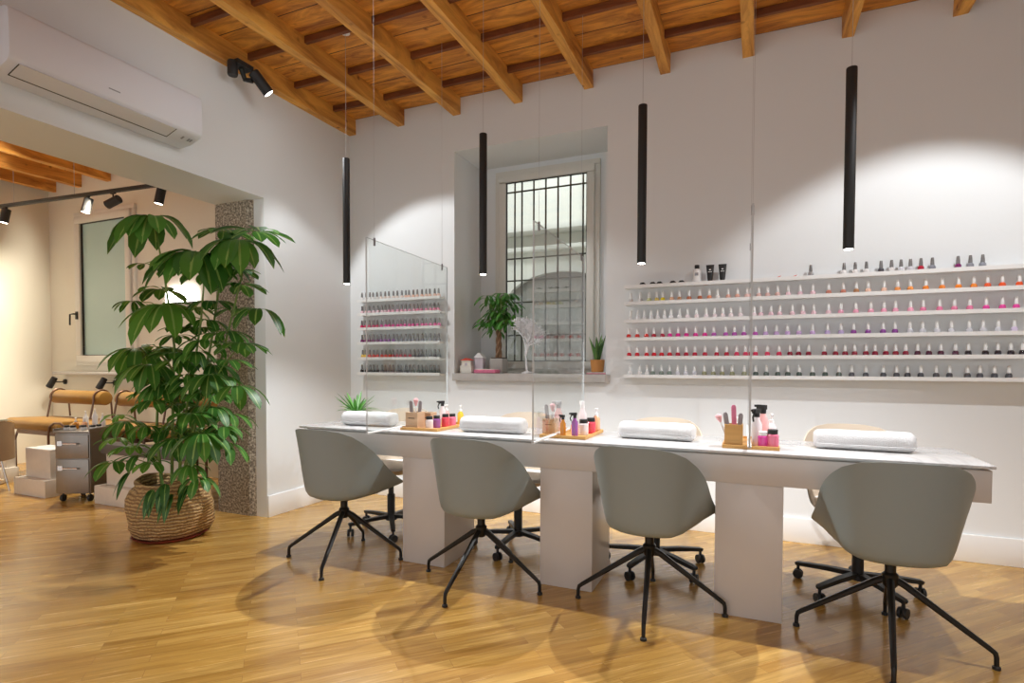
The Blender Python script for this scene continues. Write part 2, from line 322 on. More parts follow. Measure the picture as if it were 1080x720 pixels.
# left room window
w2=T('window_2','','window'); del w2['label'],w2['category']; w2['kind']='structure'
frame(MB(),-3.99,-2.89,1.16,2.95,.05,-.09,.02).build('window_frame',M['winframe'],w2,bevel=.006)
frame(MB(),-3.94,-2.95,1.19,2.9,.085,-.11,-.03).build('sash',M['winframe'],w2,bevel=.008)
MB().box(-3.857,-3.03,-.07,-.055,1.27,2.82).build('pane',M['frost'],w2)
frame(MB(),-3.86,-3.03,1.27,2.82,.012,-.09,-.06).build('gasket',M['dark'],w2)
h=MB().box(-3.925,-3.895,-.125,-.11,1.70,1.79); h.tube([(-3.91,-.12,1.76),(-3.91,-.155,1.76),(-3.965,-.158,1.755),(-3.97,-.158,1.63)],.009); h.build('handle',M['blackm'],w2)
# courtyard seen through the niche window
e=MB(); e.box(-1.5,4,3.0,3.2,-.5,4.5); S(e.build('exterior_wall',M['extwall']))
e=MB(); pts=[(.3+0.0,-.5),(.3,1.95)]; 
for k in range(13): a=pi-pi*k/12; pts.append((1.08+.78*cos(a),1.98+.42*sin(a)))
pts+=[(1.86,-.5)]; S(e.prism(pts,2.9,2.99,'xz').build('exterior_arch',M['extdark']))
e=MB()
for i in range(12):
    a0=pi-pi*i/12; a1=pi-pi*(i+1)/12; p=lambda r,a:(1.08+r*cos(a),1.98+(r-.36)*sin(a)); e.prism([p(.78,a0),p(.86,a0),p(.86,a1),p(.78,a1)],2.82,2.99,'xz')
e.box(.22,.3,2.82,2.99,-.5,1.98).box(1.86,1.94,2.82,2.99,-.5,1.98); S(e.build('exterior_arch_moulding',M['extwall']))
S(MB().box(-1.5,4,2.72,3.0,2.93,3.02).box(-1.5,4,2.86,3.0,2.70,2.76).build('exterior_cornice',M['extwall'],bevel=.01))
S(MB().box(-1.5,4,.7,3.0,-.6,-.5).build('exterior_ground',M['sill']))

# ------------------------------------------------------------------ desk
d=T('manicure_table','long greige manicure table with white marble top on three slab pedestals','table',(0,0,0))
MB().box(.722,4.298,-1.39,-.86,.765,.778).build('tabletop',M['marble'],d,bevel=.003)
MB().box(.731,4.29,-1.375,-.872,.627,.757).box(.76,4.26,-1.36,-.88,.757,.765).build('apron',M['desk'],d,bevel=.002)
for x0,x1 in [(1.502,1.787),(2.375,2.662),(3.256,3.546)]:
    MB().box(x0,x1,-1.366,-.99,0,.627).build('pedestal',M['desk'],d,bevel=.002)

# ------------------------------------------------------------------ chairs
def lerp_tab(tab,x):
    for (a,b),(c,dd) in zip(tab,tab[1:]):
        if x<=c:
            t=(x-a)/(c-a); t=t*t*(3-2*t) if False else t
            return b+(dd-b)*t
    return tab[-1][1]
def shell(mb,zb=.385,top=.81,rx=.268,ry=.27,th=.007):
    H=[(0,top),(20,top-.002),(36,top-.014),(50,top-.042),(64,top-.088),(78,top-.145),(91,top-.203),(103,top-.258),(114,top-.307),(122,top-.342),(128,top-.365),(140,top-.38),(180,top-.387)]
    rings=[(0,0),(.3,.0),(.55,.003),(.70,.014),(.79,.045),(.835,.10),(.862,.19),(.89,.34),(.918,.52),(.945,.7),(.973,.86),(1,1)]
    mix=lambda d:0 if d<44 else min(1,(d-44)/66)**1.15
    n=72; pts=[]
    for f,t in rings:
        row=[]
        for k in range(n):
            a=2*pi*k/n; deg=math.degrees(a); deg=deg if deg<=180 else 360-deg
            h=lerp_tab(H,deg); cx,cy=sin(a),-cos(a); e=2.2+2.8*max(0,min(1,(deg-85)/40)); q=(abs(cx)**e+abs(cy)**e)**(-1/e)
            x=rx*cx*q; y=ry*cy*q
            tip=math.exp(-((deg-126)/15)**2); x*=1+.04*tip; y*=1+.10*tip
            if deg>126: y-=.05*min(1,(deg-126)/30)
            m_=mix(deg); u=rings.index((f,t))/(len(rings)-1); f2=f*(1-m_)+(u**.72)*m_; W=h-zb
            z=zb+W*(t*(1-m_)+(max(0,f2-.3)/.7)**min(5,1.75+max(0,W-.05)*24)*m_)
            lean=.02*max(0,cos(a))*t
            ff=f2
            row.append(V((x*ff,y*ff-lean,z)))
        pts.append(row)
    vs=[];fs=[];m=len(rings)
    for s_ in (0,1):
        for i,row in enumerate(pts):
            for k,p in enumerate(row):
                if s_: 
                    q=V((p.x,p.y,0)); L=q.length
                    side=min(1,max(0,(rings[i][0]-.6)/.25))
                    p=V((p.x-(q.x/L*th*side if L>1e-6 else 0),p.y-(q.y/L*th*side if L>1e-6 else 0),p.z+th*(1-side)))
                vs.append(p)
    N_=m*n
    for i in range(1,m-1):
        for k in range(n):
            a=i*n+k;b=i*n+(k+1)%n; fs.append((a,b,b+n,a+n)); fs.append((N_+a+n,N_+b+n,N_+b,N_+a))
    fs.append(tuple(range(n,2*n))); fs.append(tuple(reversed(range(N_+n,N_+2*n))))
    for k in range(n):
        a=(m-1)*n+k;b=(m-1)*n+(k+1)%n; fs.append((a,b,N_+b,N_+a))
    mb.add(vs,fs); return mb
def client_chair(label):
    t=T('tub_chair',label,'chair',group='sage grey tub chairs in front of the manicure table')
    shell(MB()).build('seat_shell',M['shell'],t,smooth=True,auto=50,loc=(0,.022,0))
    MB().lathe([(.03,.395),(.03,.36),(.021,.35),(.021,.315),(.031,.305),(.029,.262),(.02,.25)],n=20).build('column',M['black'],t,smooth=True)
    for k in range(4):
        a=k*pi/2; c,s_=cos(a),sin(a)
        pt=lambda r,z:(r*c,r*s_,z)
        l=MB().tube([pt(.012,.288),pt(.05,.268),pt(.326,.075),pt(.342,.062),pt(.346,.046),pt(.347,.012)],[.0155,.015,.0105,.010,.009,.0085],8).build('leg',M['black'],t,smooth=True)
        MB().lathe([(.009,.014),(.014,.010),(.014,.0)],c=(.347*c,.347*s_,0),n=12).build('glide',M['blackm'],l,smooth=True)
    return t
c0=client_chair('leftmost of the four sage grey tub chairs, beside the left end of the table')
CH=[((1.151,-1.47),R(19.7),R(-2),''),
 ((2.078,-1.474),R(-4),R(-3),'second sage grey tub chair from the left, between the two left pedestals'),
 ((2.962,-1.425),R(6),R(-8),'third sage grey tub chair from the left, between middle and right pedestals'),
 ((3.95,-1.405),R(-8),R(2),'rightmost and nearest sage grey tub chair, covering the right end of the table')]
def orient(t,loc,base,sh):
    t.location=(loc[0],loc[1],0); t.rotation_euler=(0,0,sh)
    for ch in t.children:
        if ch.name.startswith('leg'): ch.rotation_euler=(0,0,base-sh)
chairs=[c0]
for i in (1,2,3): chairs.append(dup(c0,label=CH[i][3]))
for t,(loc,base,sh,_) in zip(chairs,CH): orient(t,loc,base,sh)
def staff_chair(label):
    t=T('swivel_chair',label,'chair',group='cream swivel chairs behind the manicure table')
    shell(MB(),zb=.415,top=.85,rx=.262,ry=.262).build('seat_shell',M['cream'],t,smooth=True,auto=50)
    MB().lathe([(.02,.42),(.15,.425),(.205,.44),(.215,.455),(.205,.47),(.15,.48),(.01,.482)],n=28).build('seat_cushion',M['whitecush'],t,smooth=True)
    MB().lathe([(.06,.405),(.03,.39),(.019,.38),(.019,.26),(.027,.255),(.027,.11),(.04,.10),(.04,.075)],n=20).build('column',M['blackm'],t,smooth=True)
    for k in range(5):
        a=k*2*pi/5; c,s_=cos(a),sin(a); pt=lambda r,z:(r*c,r*s_,z)
        l=MB().tube([pt(.02,.10),pt(.15,.095),pt(.295,.082),pt(.302,.078)],[.025,.023,.020,.016],4,flat=.7).build('leg',M['blackm'],t,smooth=True,auto=30)
        cs=MB(); rot=Matrix.Rotation(a,3,'Z')@Matrix.Rotation(R(20*k),3,'Z')
        for o in (-.013,.013):
            cs.lathe([(.010,-.007),(.024,-.007),(.026,0),(.024,.007),(.010,.007)],n=16,axis='x',mat=None if False else Matrix.Rotation(a+k*.9,3,'Z')@Matrix.Translation((0,0,0)).to_3x3(),c=(.290*c+o*cos(a+k*.9),.290*s_+o*sin(a+k*.9),.026))
        cs.tube([pt(.290,.03),pt(.290,.075)],.008,8)
        cs.build('caster',M['blackm'],l,smooth=True)
    return t
s0=staff_chair('leftmost cream swivel chair, behind the table near the left wall')
SC=[((1.06,-.9),0.35,pi,''),((2.03,-.88),.9,pi+.1,'second cream swivel chair from the left, behind the table'),((2.90,-.885),.62,pi-.05,'third cream swivel chair from the left, behind the third grey tub chair'),((3.92,-.86),.22,pi+.12,'rightmost cream swivel chair, behind the nearest grey tub chair')]
sch=[s0]+[dup(s0,label=SC[i][3]) for i in (1,2,3)]
for t,(loc,base,sh,_) in zip(sch,SC):
    orient(t,(loc[0],loc[1]+.035),base,sh)

# ------------------------------------------------------------------ pendants, panes, spots
def pendant(label):
    t=T('pendant_lamp',label,'lamp',group='black tube pendants above the manicure table')
    MB().lathe([(.0225,0),(.0235,.003),(.0235,.83),(.0225,.833)],n=20).build('tube',M['blackm'],t,smooth=True)
    MB().lathe([(.018,-.002),(.018,.0005)],n=16).build('lens',M['lens'],t)
    MB().tube([(0,0,.833),(0,0,1.672)],.0012,5).build('wire',M['wire'],t)
    MB().lathe([(.03,1.655),(.03,1.678)],n=16).build('ceiling_rose',M['white'],t)
    return t
p0=pendant('leftmost black tube pendant, hanging beside the room corner')
PX=[(.89,''),(1.912,'black tube pendant hanging in front of the window niche'),(2.855,'black tube pendant hanging over the left end of the long rack'),(3.812,'rightmost and largest-looking black tube pendant')]
pl=[p0]+[dup(p0,label=b) for _,b in PX[1:]]
YP=-1.12
def spot(name,loc,target,energy,size,blend,col=(1,1,1),rad=.03,smooth=0):
    l=bpy.data.lights.new(name,'SPOT'); l.energy=energy; l.spot_size=R(size); l.spot_blend=blend; l.color=col; l.shadow_soft_size=rad
    o=bpy.data.objects.new(name,l); COL.objects.link(o); o.location=loc
    o.rotation_euler=(V(target)-V(loc)).to_track_quat('-Z','Y').to_euler()
    if smooth:
        l.use_nodes=True; nt=l.node_tree; em=nt.nodes['Emission']; fo_=nt.nodes.new('ShaderNodeLightFalloff'); fo_.inputs['Strength'].default_value=1.0; fo_.inputs['Smooth'].default_value=smooth
        nt.links.new(fo_.outputs['Quadratic'],em.inputs['Strength'])
    return o
for t,(x,_) in zip(pl,PX):
    t.location=(x,YP,1.717)
    spot('pendant_light',(x,YP,1.71),(x,YP-.02,0),104,132,.6,(.97,.98,1),.010,smooth=1.6)

def pane(F,ang,z0,label):
    t=T('acrylic_screen',label,'screen',(F[0],F[1],z0),ang-pi/2,'clear acrylic screens hung across the manicure table')
    b=MB(); x=.004; L=1.0; h=1.065
    vs=[(-x,0,0),(x,0,0),(x,L,0),(-x,L,0),(-x,0,h),(x,0,h),(x,L,h),(-x,L,h)]
    b.add(vs,[(1,2,6,5),(3,0,4,7)],0); b.add(vs,[(0,3,2,1),(4,5,6,7),(0,1,5,4),(2,3,7,6)],1)
    b.build('sheet',[M['glass'],M['edge']],t)
    MB().box(-.008,.008,0,L,-.0025,.0045).build('bottom_strip',M['trim'],t)
    for y in (.08,L-.08):
        w_=MB().tube([(0,y,h),(0,y,ZC-z0-.002)],.0009,5).build('wire',M['wire'],t)
        MB().lathe([(.006,h-.03),(.006,h+.012)],c=(0,y,0),n=10).build('clip',M['grey'],w_)
    return t
pane((1.479,-1.67),R(94.2),.797,'leftmost clear hanging screen, in front of the short polish rack')
pane((2.441,-1.646),R(92.2),.797,'middle clear hanging screen, in front of the window niche')
pane((3.402,-1.49),R(90.9),.812,'rightmost clear hanging screen, seen edge-on')

# ceiling spot by the left wall
t=T('ceiling_spotlight','black double spotlight on the first beam above the air conditioner','spotlight',(.12,-1.25,3.252))
MB().box(-.03,.05,-.10,.03,-.03,0).lathe([(.03,-.11),(.034,-.10),(.034,-.02),(.03,-.01)],c=(.0,-.10,0),n=16).build('mount',M['blackm'],t,smooth=True,auto=30)
MB().tube([(.0,-.03,-.03),(.0,-.0,-.09),(.05,.02,-.10)],.018,8).build('yoke',M['blackm'],t,smooth=True)
rot=V((.35,.55,-.76)).normalized().to_track_quat('Z','Y').to_matrix()
hd=MB().lathe([(.034,-.07),(.038,-.065),(.038,.085),(.034,.088)],n=20,mat=rot,c=(.09,.05,-.10)).build('lamp_head',M['blackm'],t,smooth=True)
MB().lathe([(.031,.086),(.031,.0885)],n=16,mat=rot,c=(.09,.05,-.10)).build('lens',M['lens'],hd)
# air conditioner
t=T('air_conditioner','white wall-mounted split air conditioner above the opening on the left wall','air conditioner',(0,-2.155,0))
prof=[(0.002,2.85),(.17,2.85),(.198,2.842),(.207,2.825),(.212,2.64),(.207,2.61),(.19,2.592),(.10,2.562),(.002,2.555)]
MB().prism(prof,-.5,.5,'xz').build('body',M['acw'],t,bevel=.006)
n_=V((-(2.562-2.592),0,(.10-.19))).normalized(); n_=V((.316,0,-.949))
def onslope(u,y,off): # u 0 front..1 rear
    p=V((.19,y,2.592)).lerp(V((.10,y,2.562)),u); return p+n_*off
b=MB(); a0,a1,y0,y1=-.12,.9,-.455,.33
vs=[onslope(a0,y0,.001),onslope(a1,y0,.001),onslope(a1,y1,.001),onslope(a0,y1,.001),onslope(a0,y0,.006),onslope(a1,y0,.006),onslope(a1,y1,.006),onslope(a0,y1,.006)]
b.add(vs,[(0,1,2,3),(4,5,6,7),(0,1,5,4),(1,2,6,5),(2,3,7,6),(3,0,4,7)]); fl=b.build('flap',M['acw'],t)
b=MB(); q=lambda u,y:onslope(u,y,.0068)
for (u0,u1,ya,yb_) in ((-.12,.9,-.46,-.455),(.88,.95,-.46,.335),(-.12,.9,.33,.335)): b.add([q(u0,ya),q(u1,ya),q(u1,yb_),q(u0,yb_)],[(0,1,2,3)])
b.build('flap_gap',M['dark'],fl)
MB().box(.212,.2128,-.06,.0,2.652,2.658).build('logo',M['grey'],t)
b=MB()
for y in (.40,.44,.455): b.add([q(.3,y),q(.6,y),q(.6,y+.012),q(.3,y+.012)],[(0,1,2,3)])
b.build('indicator',M['grey'],t)

# ------------------------------------------------------------------ shelves and nail polish
ZS=[1.745,1.625,1.497,1.368,1.233,1.1]
ordn=['first','second','third','fourth','fifth','sixth','seventh','eighth','ninth','tenth','eleventh','twelfth','thirteenth','fourteenth','fifteenth','sixteenth','seventeenth','eighteenth','nineteenth','twentieth']
def ordinal(i):
    if i<20: return ordn[i]
    if i==29: return 'thirtieth'
    return ('twenty-' if i<29 else 'thirty-')+ordn[(i-20)%10]
shelfname=['top','second','third','fourth','fifth','bottom']
for x0,x1,nm in ((.146,.998,'short'),(2.541,5.0,'long')):
    for i,z in enumerate(ZS):
        t=T('wall_shelf','%s white shelf of the %s nail polish rack'%(['topmost','second highest','third highest','third lowest','second lowest','lowest'][i],nm),'shelf',(0,0,z),group='shelves of the %s nail polish rack'%nm)
        MB().box(x0,x1,-.085,-.001,-.013,0).build('board',M['trim'],t,bevel=.001,seg=1)
        MB().box(x0,x1,-.0885,-.085,-.016,.008).build('lip',M['trim'],t)
def body_mb(): return MB().lathe([(.0130,0),(.0162,.003),(.0170,.012),(.0160,.025),(.0115,.032),(.0070,.034)],n=12)
def cap_mb(): return MB().lathe([(.0092,.033),(.0100,.036),(.0090,.055),(.0074,.073),(.0060,.0765)],n=10)
polmats={}
def pol(name,hexc):
    if name not in polmats: polmats[name]=mat('polish_'+name.replace(' ','_'),hexc,.12,nscale=3,namt=.04,coat=.6)
    return polmats[name]
capw=mat('white_cap',(.85,.85,.84),.3,nscale=3,namt=.01); capd=mat('dark_cap',(.05,.045,.045),.3,nscale=3,namt=.05); caps=mat('smoky_cap',(.27,.26,.26),.25,metal=.5,nscale=3,namt=.05)
bproto=None
def bottle(x,y,z,cname,hexc,cap,label,group,sc=1.0):
    global bproto
    if bproto is None:
        bproto=T('nail_polish_bottle',label,'nail polish')
        body_mb().build('bottle_body',M['clearp'],bproto,smooth=True); cap_mb().build('cap',capw,bproto,smooth=True); t=bproto
    else: t=dup(bproto)
    t.location=(x,y,z); t.scale=(sc,sc,sc); t.rotation_euler=(0,0,random.uniform(-.3,.3)); t['label']=label; t['group']=group
    for c in t.children: setmat(c,pol(cname,hexc) if c.name.startswith('bottle') else cap)
# colour runs: (name, hex, how many)
LR=[[('clear','#e6e2e0',5),('pale nude','#e9d6cc',6),('peach','#f0c4ae',9)],
 [('pale pink','#ecc9d2',7),('pink','#f0a8bf',7),('rose pink','#e780a4',6)],
 [('raspberry','#c8205c',5),('magenta','#d8308e',7),('hot pink','#e64fa0',8)],
 [('plum','#7c2a66',5),('violet','#8d4a98',4),('slate grey','#8c8f98',11)],
 [('yellow','#e8c24a',2),('scarlet','#d5342e',6),('crimson','#b0203a',5),('dark grey','#55545c',7)],
 [('black','#26242a',5),('charcoal','#4a4a50',8),('dark green grey','#4c5852',7)]]
for r,(z,runs) in enumerate(zip(ZS,LR)):
    seq=[(n,h) for n,h,c in runs for _ in range(c)]
    for i,(n,h) in enumerate(seq):
        x=.168+i*(.965-.168)/(len(seq)-1)+random.uniform(-.006,.006)
        bottle(x,-.045,z,n,h,caps,'%s nail polish, %s shelf of short rack, %s from left'%(n,shelfname[r],ordinal(i)),'nail polish on the short rack',.98)
RX=[[2.582,2.651,2.713,2.767,2.809,2.871,2.923,2.989,3.061,3.123,3.176,3.245,3.304,3.363,3.436,3.49,3.55,3.613,3.683,3.756,3.846,3.927,3.998,4.062,4.146,4.217,4.282,4.36,4.441,4.52,4.593,4.658,4.726,4.803],
[2.582,2.634,2.681,2.728,2.775,2.823,2.868,2.926,2.98,3.041,3.105,3.159,3.213,3.264,3.324,3.41,3.451,3.512,3.565,3.639,3.701,3.763,3.846,3.916,3.998,4.079,4.148,4.208,4.285,4.349,4.431,4.503,4.577,4.654,4.729,4.792],
[2.569,2.631,2.696,2.749,2.809,2.861,2.917,2.974,3.036,3.097,3.156,3.232,3.288,3.348,3.419,3.482,3.547,3.613,3.68,3.758,3.843,3.919,3.988,4.066,4.146,4.208,4.285,4.349,4.42,4.491,4.577,4.642,4.712,4.786],
[2.573,2.631,2.699,2.752,2.805,2.861,2.917,2.974,3.032,3.099,3.176,3.24,3.304,3.359,3.422,3.494,3.565,3.629,3.68,3.738,3.828,3.891,3.944,3.996,4.057,4.106,4.163,4.214,4.266,4.326,4.383,4.442,4.514,4.575,4.656,4.714,4.773,4.826],
[2.582,2.651,2.703,2.744,2.805,2.861,2.917,2.972,3.031,3.097,3.156,3.213,3.277,3.354,3.425,3.49,3.559,3.619,3.686,3.763,3.835,3.912,3.982,4.059,4.152,4.221,4.278,4.345,4.422,4.487,4.574,4.633,4.701,4.767]]
RR=[[('clear','#e6e2e0',2),('pale lime','#d6dc9a',1),('straw yellow','#dcc46a',1),('lemon yellow','#dccb2e',1),('nude','#e0b090',1),('tan','#b5835e',1),('terracotta','#b96a4c',2),('salmon','#d98a66',1),('milky white','#ece8e6',1),('blush','#e8b4a4',2),('nude pink','#e8c0b8',4),('pale pink','#ecc4c6',3),('rose brown','#c4806e',2),('tan','#c98f5f',1),('peach','#eab07a',2),('apricot','#f09c58',2),('orange','#ee8a3a',4),('red orange','#ea5c34',4)],
 [('white','#ecebec',8),('milky pink','#efdfe2',8),('pale pink','#f0cdd6',7),('pink','#efa9bd',6),('rose pink','#e8799c',4),('hot pink','#dc3c86',3)],
 [('scarlet','#d02c2c',3),('crimson','#b81f3a',2),('magenta','#c43a9a',5),('orchid','#b058a8',5),('lilac','#c6a6d2',5),('lavender','#b6a4cc',2),('violet','#74409a',4),('pearl grey','#cfced4',7),('pale lilac','#d8c8e0',1)],
 [('red','#cc2233',6),('crimson','#b01a30',6),('rose red','#cf3a5c',5),('burgundy','#8a2036',12),('dark plum','#51283c',4),('near black','#2b2229',5)],
 [('clear','#dcdcdc',3),('grey green','#7d8a80',3),('pearl grey','#cfced4',3),('olive grey','#8f8f70',5),('dark green grey','#4c5852',8),('charcoal','#4a4a50',12)]]
for r in range(5):
    z=ZS[r+1]; seq=[(n,h) for n,h,c in RR[r] for _ in range(c)]
    for i,x in enumerate(RX[r]):
        n,h=seq[min(i,len(seq)-1)]
        bottle(x,-.045,z,n,h,capw,'%s nail polish, %s shelf of long rack, %s from left'%(n,shelfname[r+1],ordinal(i)),'nail polish on the long rack',1.0)
TX=[(3.742,'smoky','#9a9a9a'),(3.929,'clear','#e6e2e0'),(3.99,'clear','#e6e2e0'),(4.05,'clear','#e6e2e0'),(4.128,'charcoal','#4a4a50'),(4.183,'clear','#e6e2e0'),(4.232,'pearl grey','#cfced4'),(4.28,'pearl grey','#cfced4'),(4.333,'crimson','#b81f3a'),(4.39,'slate grey','#8c8f98'),(4.515,'plum','#7c2a66'),(4.574,'slate grey','#8c8f98'),(4.632,'slate grey','#8c8f98')]
for i,(x,n,h) in enumerate(TX): bottle(x,-.045,ZS[0],n,h,caps,'%s bottle with smoky cap, top shelf of long rack, %s from left'%(n,ordinal(i)),'smoky capped bottles on the top shelf',1.05)
for i,x in enumerate([2.667,2.739,2.787,2.879,2.938]):
    t=T('eyelash_clip','small black clip lying on the top shelf, %s from the left'%ordn[i],'clip',(x,-.055,ZS[0]),.4,'black clips on the top shelf')
    MB().tube([(-.022,0,.008),(-.01,0,.018),(.006,0,.020),(.022,0,.010)],[.004,.008,.008,.005],8).build('shell',M['blackm'],t,smooth=True)
    MB().tube([(-.02,.004,.004),(.02,.004,.004)],.003,6).build('base',M['grey'],t)
for i,x in enumerate([3.545,3.64]):
    t=T('swatch_stick','small coral swatch stick, %s of two on the top shelf'%['left','right'][i],'swatch',(x,-.055,ZS[0]),.3,'coral swatch sticks')
    MB().tube([(-.02,0,.004),(.012,0,.015),(.024,0,.02)],[.003,.007,.004],8,flat=.5).build('tip',pol('coral','#e6705a'),t,smooth=True)
    MB().tube([(-.04,0,.002),(-.018,0,.005)],.002,6).build('stick',M['clearp'],t)
t=T('lotion_bottle','white lotion bottle with black flip cap on the top shelf','bottle',(3.04,-.05,ZS[0]))
MB().lathe([(.024,0),(.027,.004),(.027,.085),(.02,.097),(.013,.1)],n=20).build('bottle_body',M['white'],t,smooth=True); MB().lathe([(.016,.1),(.016,.124),(.014,.126)],n=16).build('cap',M['blackm'],t,smooth=True)
MB().box(-.012,.012,-.0285,-.026,.05,.07).build('label_mark',M['grey'],t)
for i,x in enumerate([3.127,3.207]):
    t=T('cream_tube','black cream tube standing on its cap on the top shelf, %s of two'%['left','right'][i],'tube',(x,-.05,ZS[0]),group='black cream tubes')
    b=MB(); vs=[];n=14
    for zz,rx_,ry_ in ((.02,.017,.017),(.06,.021,.014),(.10,.025,.006),(.122,.027,.002)):
        for k in range(n): a=2*pi*k/n; vs.append((rx_*cos(a),ry_*sin(a),zz))
    b.add(vs,[(j*n+k,j*n+(k+1)%n,(j+1)*n+(k+1)%n,(j+1)*n+k) for j in range(3) for k in range(n)]+[tuple(range(3*n,4*n)),tuple(reversed(range(n)))]); b.build('tube_body',M['blackm'],t,smooth=True)
    MB().lathe([(.016,0),(.016,.021)],n=14).build('cap',M['blackm'],t,smooth=True); MB().box(-.012,.012,-.0165,-.012,.07,.074).box(-.006,.006,-.0165,-.012,.084,.09).build('lettering',M['white'],t)

# ------------------------------------------------------------------ things on the table
ZT=.7785
def towel(label,x,y,L,rz):
    t=T('towel_roll',label,'towel',(x,y,ZT),rz,'rolled white towels on the manicure table')
    n=32;m=26; vs=[];fs=[]
    for i in range(m+1):
        s_=-1+2*i/m; s_=math.copysign(abs(s_)**.55,s_); f=max(.55,(1-min(1,abs(s_))**22)**(1/2.5))
        for k in range(n):
            a=2*pi*k/n; ca,sa=cos(a),sin(a); yy=.060*math.copysign(abs(ca)**.8,ca); zz=.046*math.copysign(abs(sa)**.8,sa)
            j=noise.noise(V((s_*4+x*9,ca*2,sa*2)))*.004*(1 if sa>-.5 else 0)
            vs.append((s_*L/2,yy*f+j,max(.0,.044+zz*f+j)))
    for i in range(m):
        for k in range(n):
            a=i*n+k;b=i*n+(k+1)%n; fs.append((a,b,b+n,a+n))
    fs+=[tuple(reversed(range(n))),tuple(range(m*n,(m+1)*n))]
    MB().add(vs,fs).build('roll',M['towel'],t,smooth=True,auto=70)
    MB().tube([(-L/2+.01,-.058,.026),(-L/4,-.060,.024),(0,-.060,.025),(L/4,-.060,.024),(L/2-.01,-.058,.026)],.0035,6).build('fold_edge',M['towel'],t,smooth=True)
    return t
towel('leftmost rolled white towel on the table, beside the spiky plant',1.12,-1.18,.39,.05)
towel('second rolled white towel from the left on the table',2.015,-1.19,.41,.03)
towel('third rolled white towel from the left, behind the third tub chair',2.94,-1.1,.40,-.03)
towel('rightmost rolled white towel on the table',3.89,-1.09,.41,-.03)
def trig_spray(t,mbody,mhead,h=.12,r=.021):
    MB().lathe([(r*.85,0),(r,.003),(r,h*.75),(r*.55,h*.92),(r*.5,h)],n=18).build('bottle_body',mbody,t,smooth=True)
    b=MB().lathe([(.011,h),(.011,h+.016)],n=12); b.box(-.008,.008,-.012,.026,h+.016,h+.034).box(-.005,.005,.026,.038,h+.024,h+.033).tube([(0,.02,h+.02),(0,.03,h+.0),(0,.026,h-.018)],.004,6)
    b.build('trigger_head',mhead,t,bevel=0,smooth=True,auto=30)
def jar(t,mb_,mc,h=.06,r=.024):
    MB().lathe([(r*.9,0),(r,.003),(r,h*.85),(r*.8,h*.95),(r*.7,h)],n=18).build('bottle_body',mb_,t,smooth=True)
    MB().lathe([(r*.82,h*.96),(r*.82,h+.014),(r*.75,h+.016)],n=18).build('cap',mc,t,smooth=True)
def pump(t,mb_,mc,h=.085,r=.02):
    MB().lathe([(r*.9,0),(r,.003),(r,h*.8),(r*.5,h)],n=18).build('bottle_body',mb_,t,smooth=True)
    MB().lathe([(.010,h),(.010,h+.012),(.004,h+.014),(.004,h+.032),(.009,h+.034),(.009,h+.04)],n=12).tube([(0,0,h+.037),(0,-.028,h+.034)],.004,6).build('pump_head',mc,t,smooth=True)
lq=lambda n,h:mat('liquid_'+n,h,.12,nscale=3,namt=.05,coat=.6)
LQ={'pink':lq('pink','#e87a98'),'red':lq('red','#dd4a5c'),'purple':lq('purple','#9a5aa0'),'blue':lq('blue','#6f84ad'),'clear':lq('clear','#e8dfe0'),'yellow':lq('yellow','#e6c243'),'peach':lq('peach','#eeb088'),'amber':lq('amber','#d08a2c'),'fuchsia':lq('fuchsia','#d8459e'),'blush':lq('blush','#f0b6b4')}
def tray_set(wh,cx,y0,y1,w_,boxes,items,files):
    t=T('bamboo_tray','%s bamboo tray of manicure bottles on the marble table top'%wh,'tray',(cx,(y0+y1)/2,ZT),group='bamboo trays on the table')
    hw,hd_=w_/2,(y1-y0)/2
    MB().box(-hw,hw,-hd_,hd_,0,.007).build('base',M['bamboo'],t,bevel=.001,seg=1)
    frame_=MB().box(-hw,hw,-hd_,-hd_+.007,.007,.018).box(-hw,hw,hd_-.007,hd_,.007,.018).box(-hw,-hw+.007,-hd_+.007,hd_-.007,.007,.018).box(hw-.007,hw,-hd_+.007,hd_-.007,.007,.018); frame_.build('rim',M['bamboo'],t,bevel=.001,seg=1)
    zz=ZT+.0075
    for (x,y,bw,bh,m,lb) in boxes:
        o=T('tool_box','%s in the %s tray'%(lb,wh),'box',(x,y,zz),0,'wooden tool boxes')
        q=bw/2; MB().box(-q,q,-q,q,0,.006).box(-q,q,-q,-q+.006,.006,bh).box(-q,q,q-.006,q,.006,bh).box(-q,-q+.006,-q+.006,q-.006,.006,bh).box(q-.006,q,-q+.006,q-.006,.006,bh).build('case',M[m],o,bevel=.001,seg=1)
        if m!='bamboo': MB().box(-q*.5,q*.5,-q-.001,-q,bh*.62,bh*.66).build('slot',M['dark'],o)
    for (x,y,kind,mb_,mc,lb,a,sc) in items:
        o=T(kind,'%s in the %s tray'%(lb,wh),'bottle',(x,y,zz),a,'bottles in the %s tray'%wh)
        f={'spray_bottle':trig_spray,'polish_remover_jar':jar,'pump_bottle':pump}[kind]; f(o,LQ[mb_] if mb_ in LQ else M[mb_],M[mc]); o.scale=(sc,sc,sc)
    for (x,y,L,lean,m,kind,lb) in files:
        o=T(kind,'%s in the %s tray'%(lb,wh),'tool',(x,y,zz+.008),0,'tools standing in the %s tray'%wh)
        o.rotation_euler=(.05,lean,.2)
        if kind=='nail_file':
            MB().prism([(-.008,0),(.008,0),(.011,L*.5),(.011,L-.01),(.006,L),(-.006,L),(-.011,L-.01),(-.011,L*.5)],-.002,.002,'xz').build('board',m,o,bevel=.0008,seg=1)
        else:
            MB().tube([(0,0,0),(0,0,L*.75)],.004,8).build('handle',M['white'],o,smooth=True)
            MB().lathe([(.004,L*.73),(.012,L*.85),(.016,L*.95),(.009,L)],n=12).build('bristles',m,o,smooth=True)
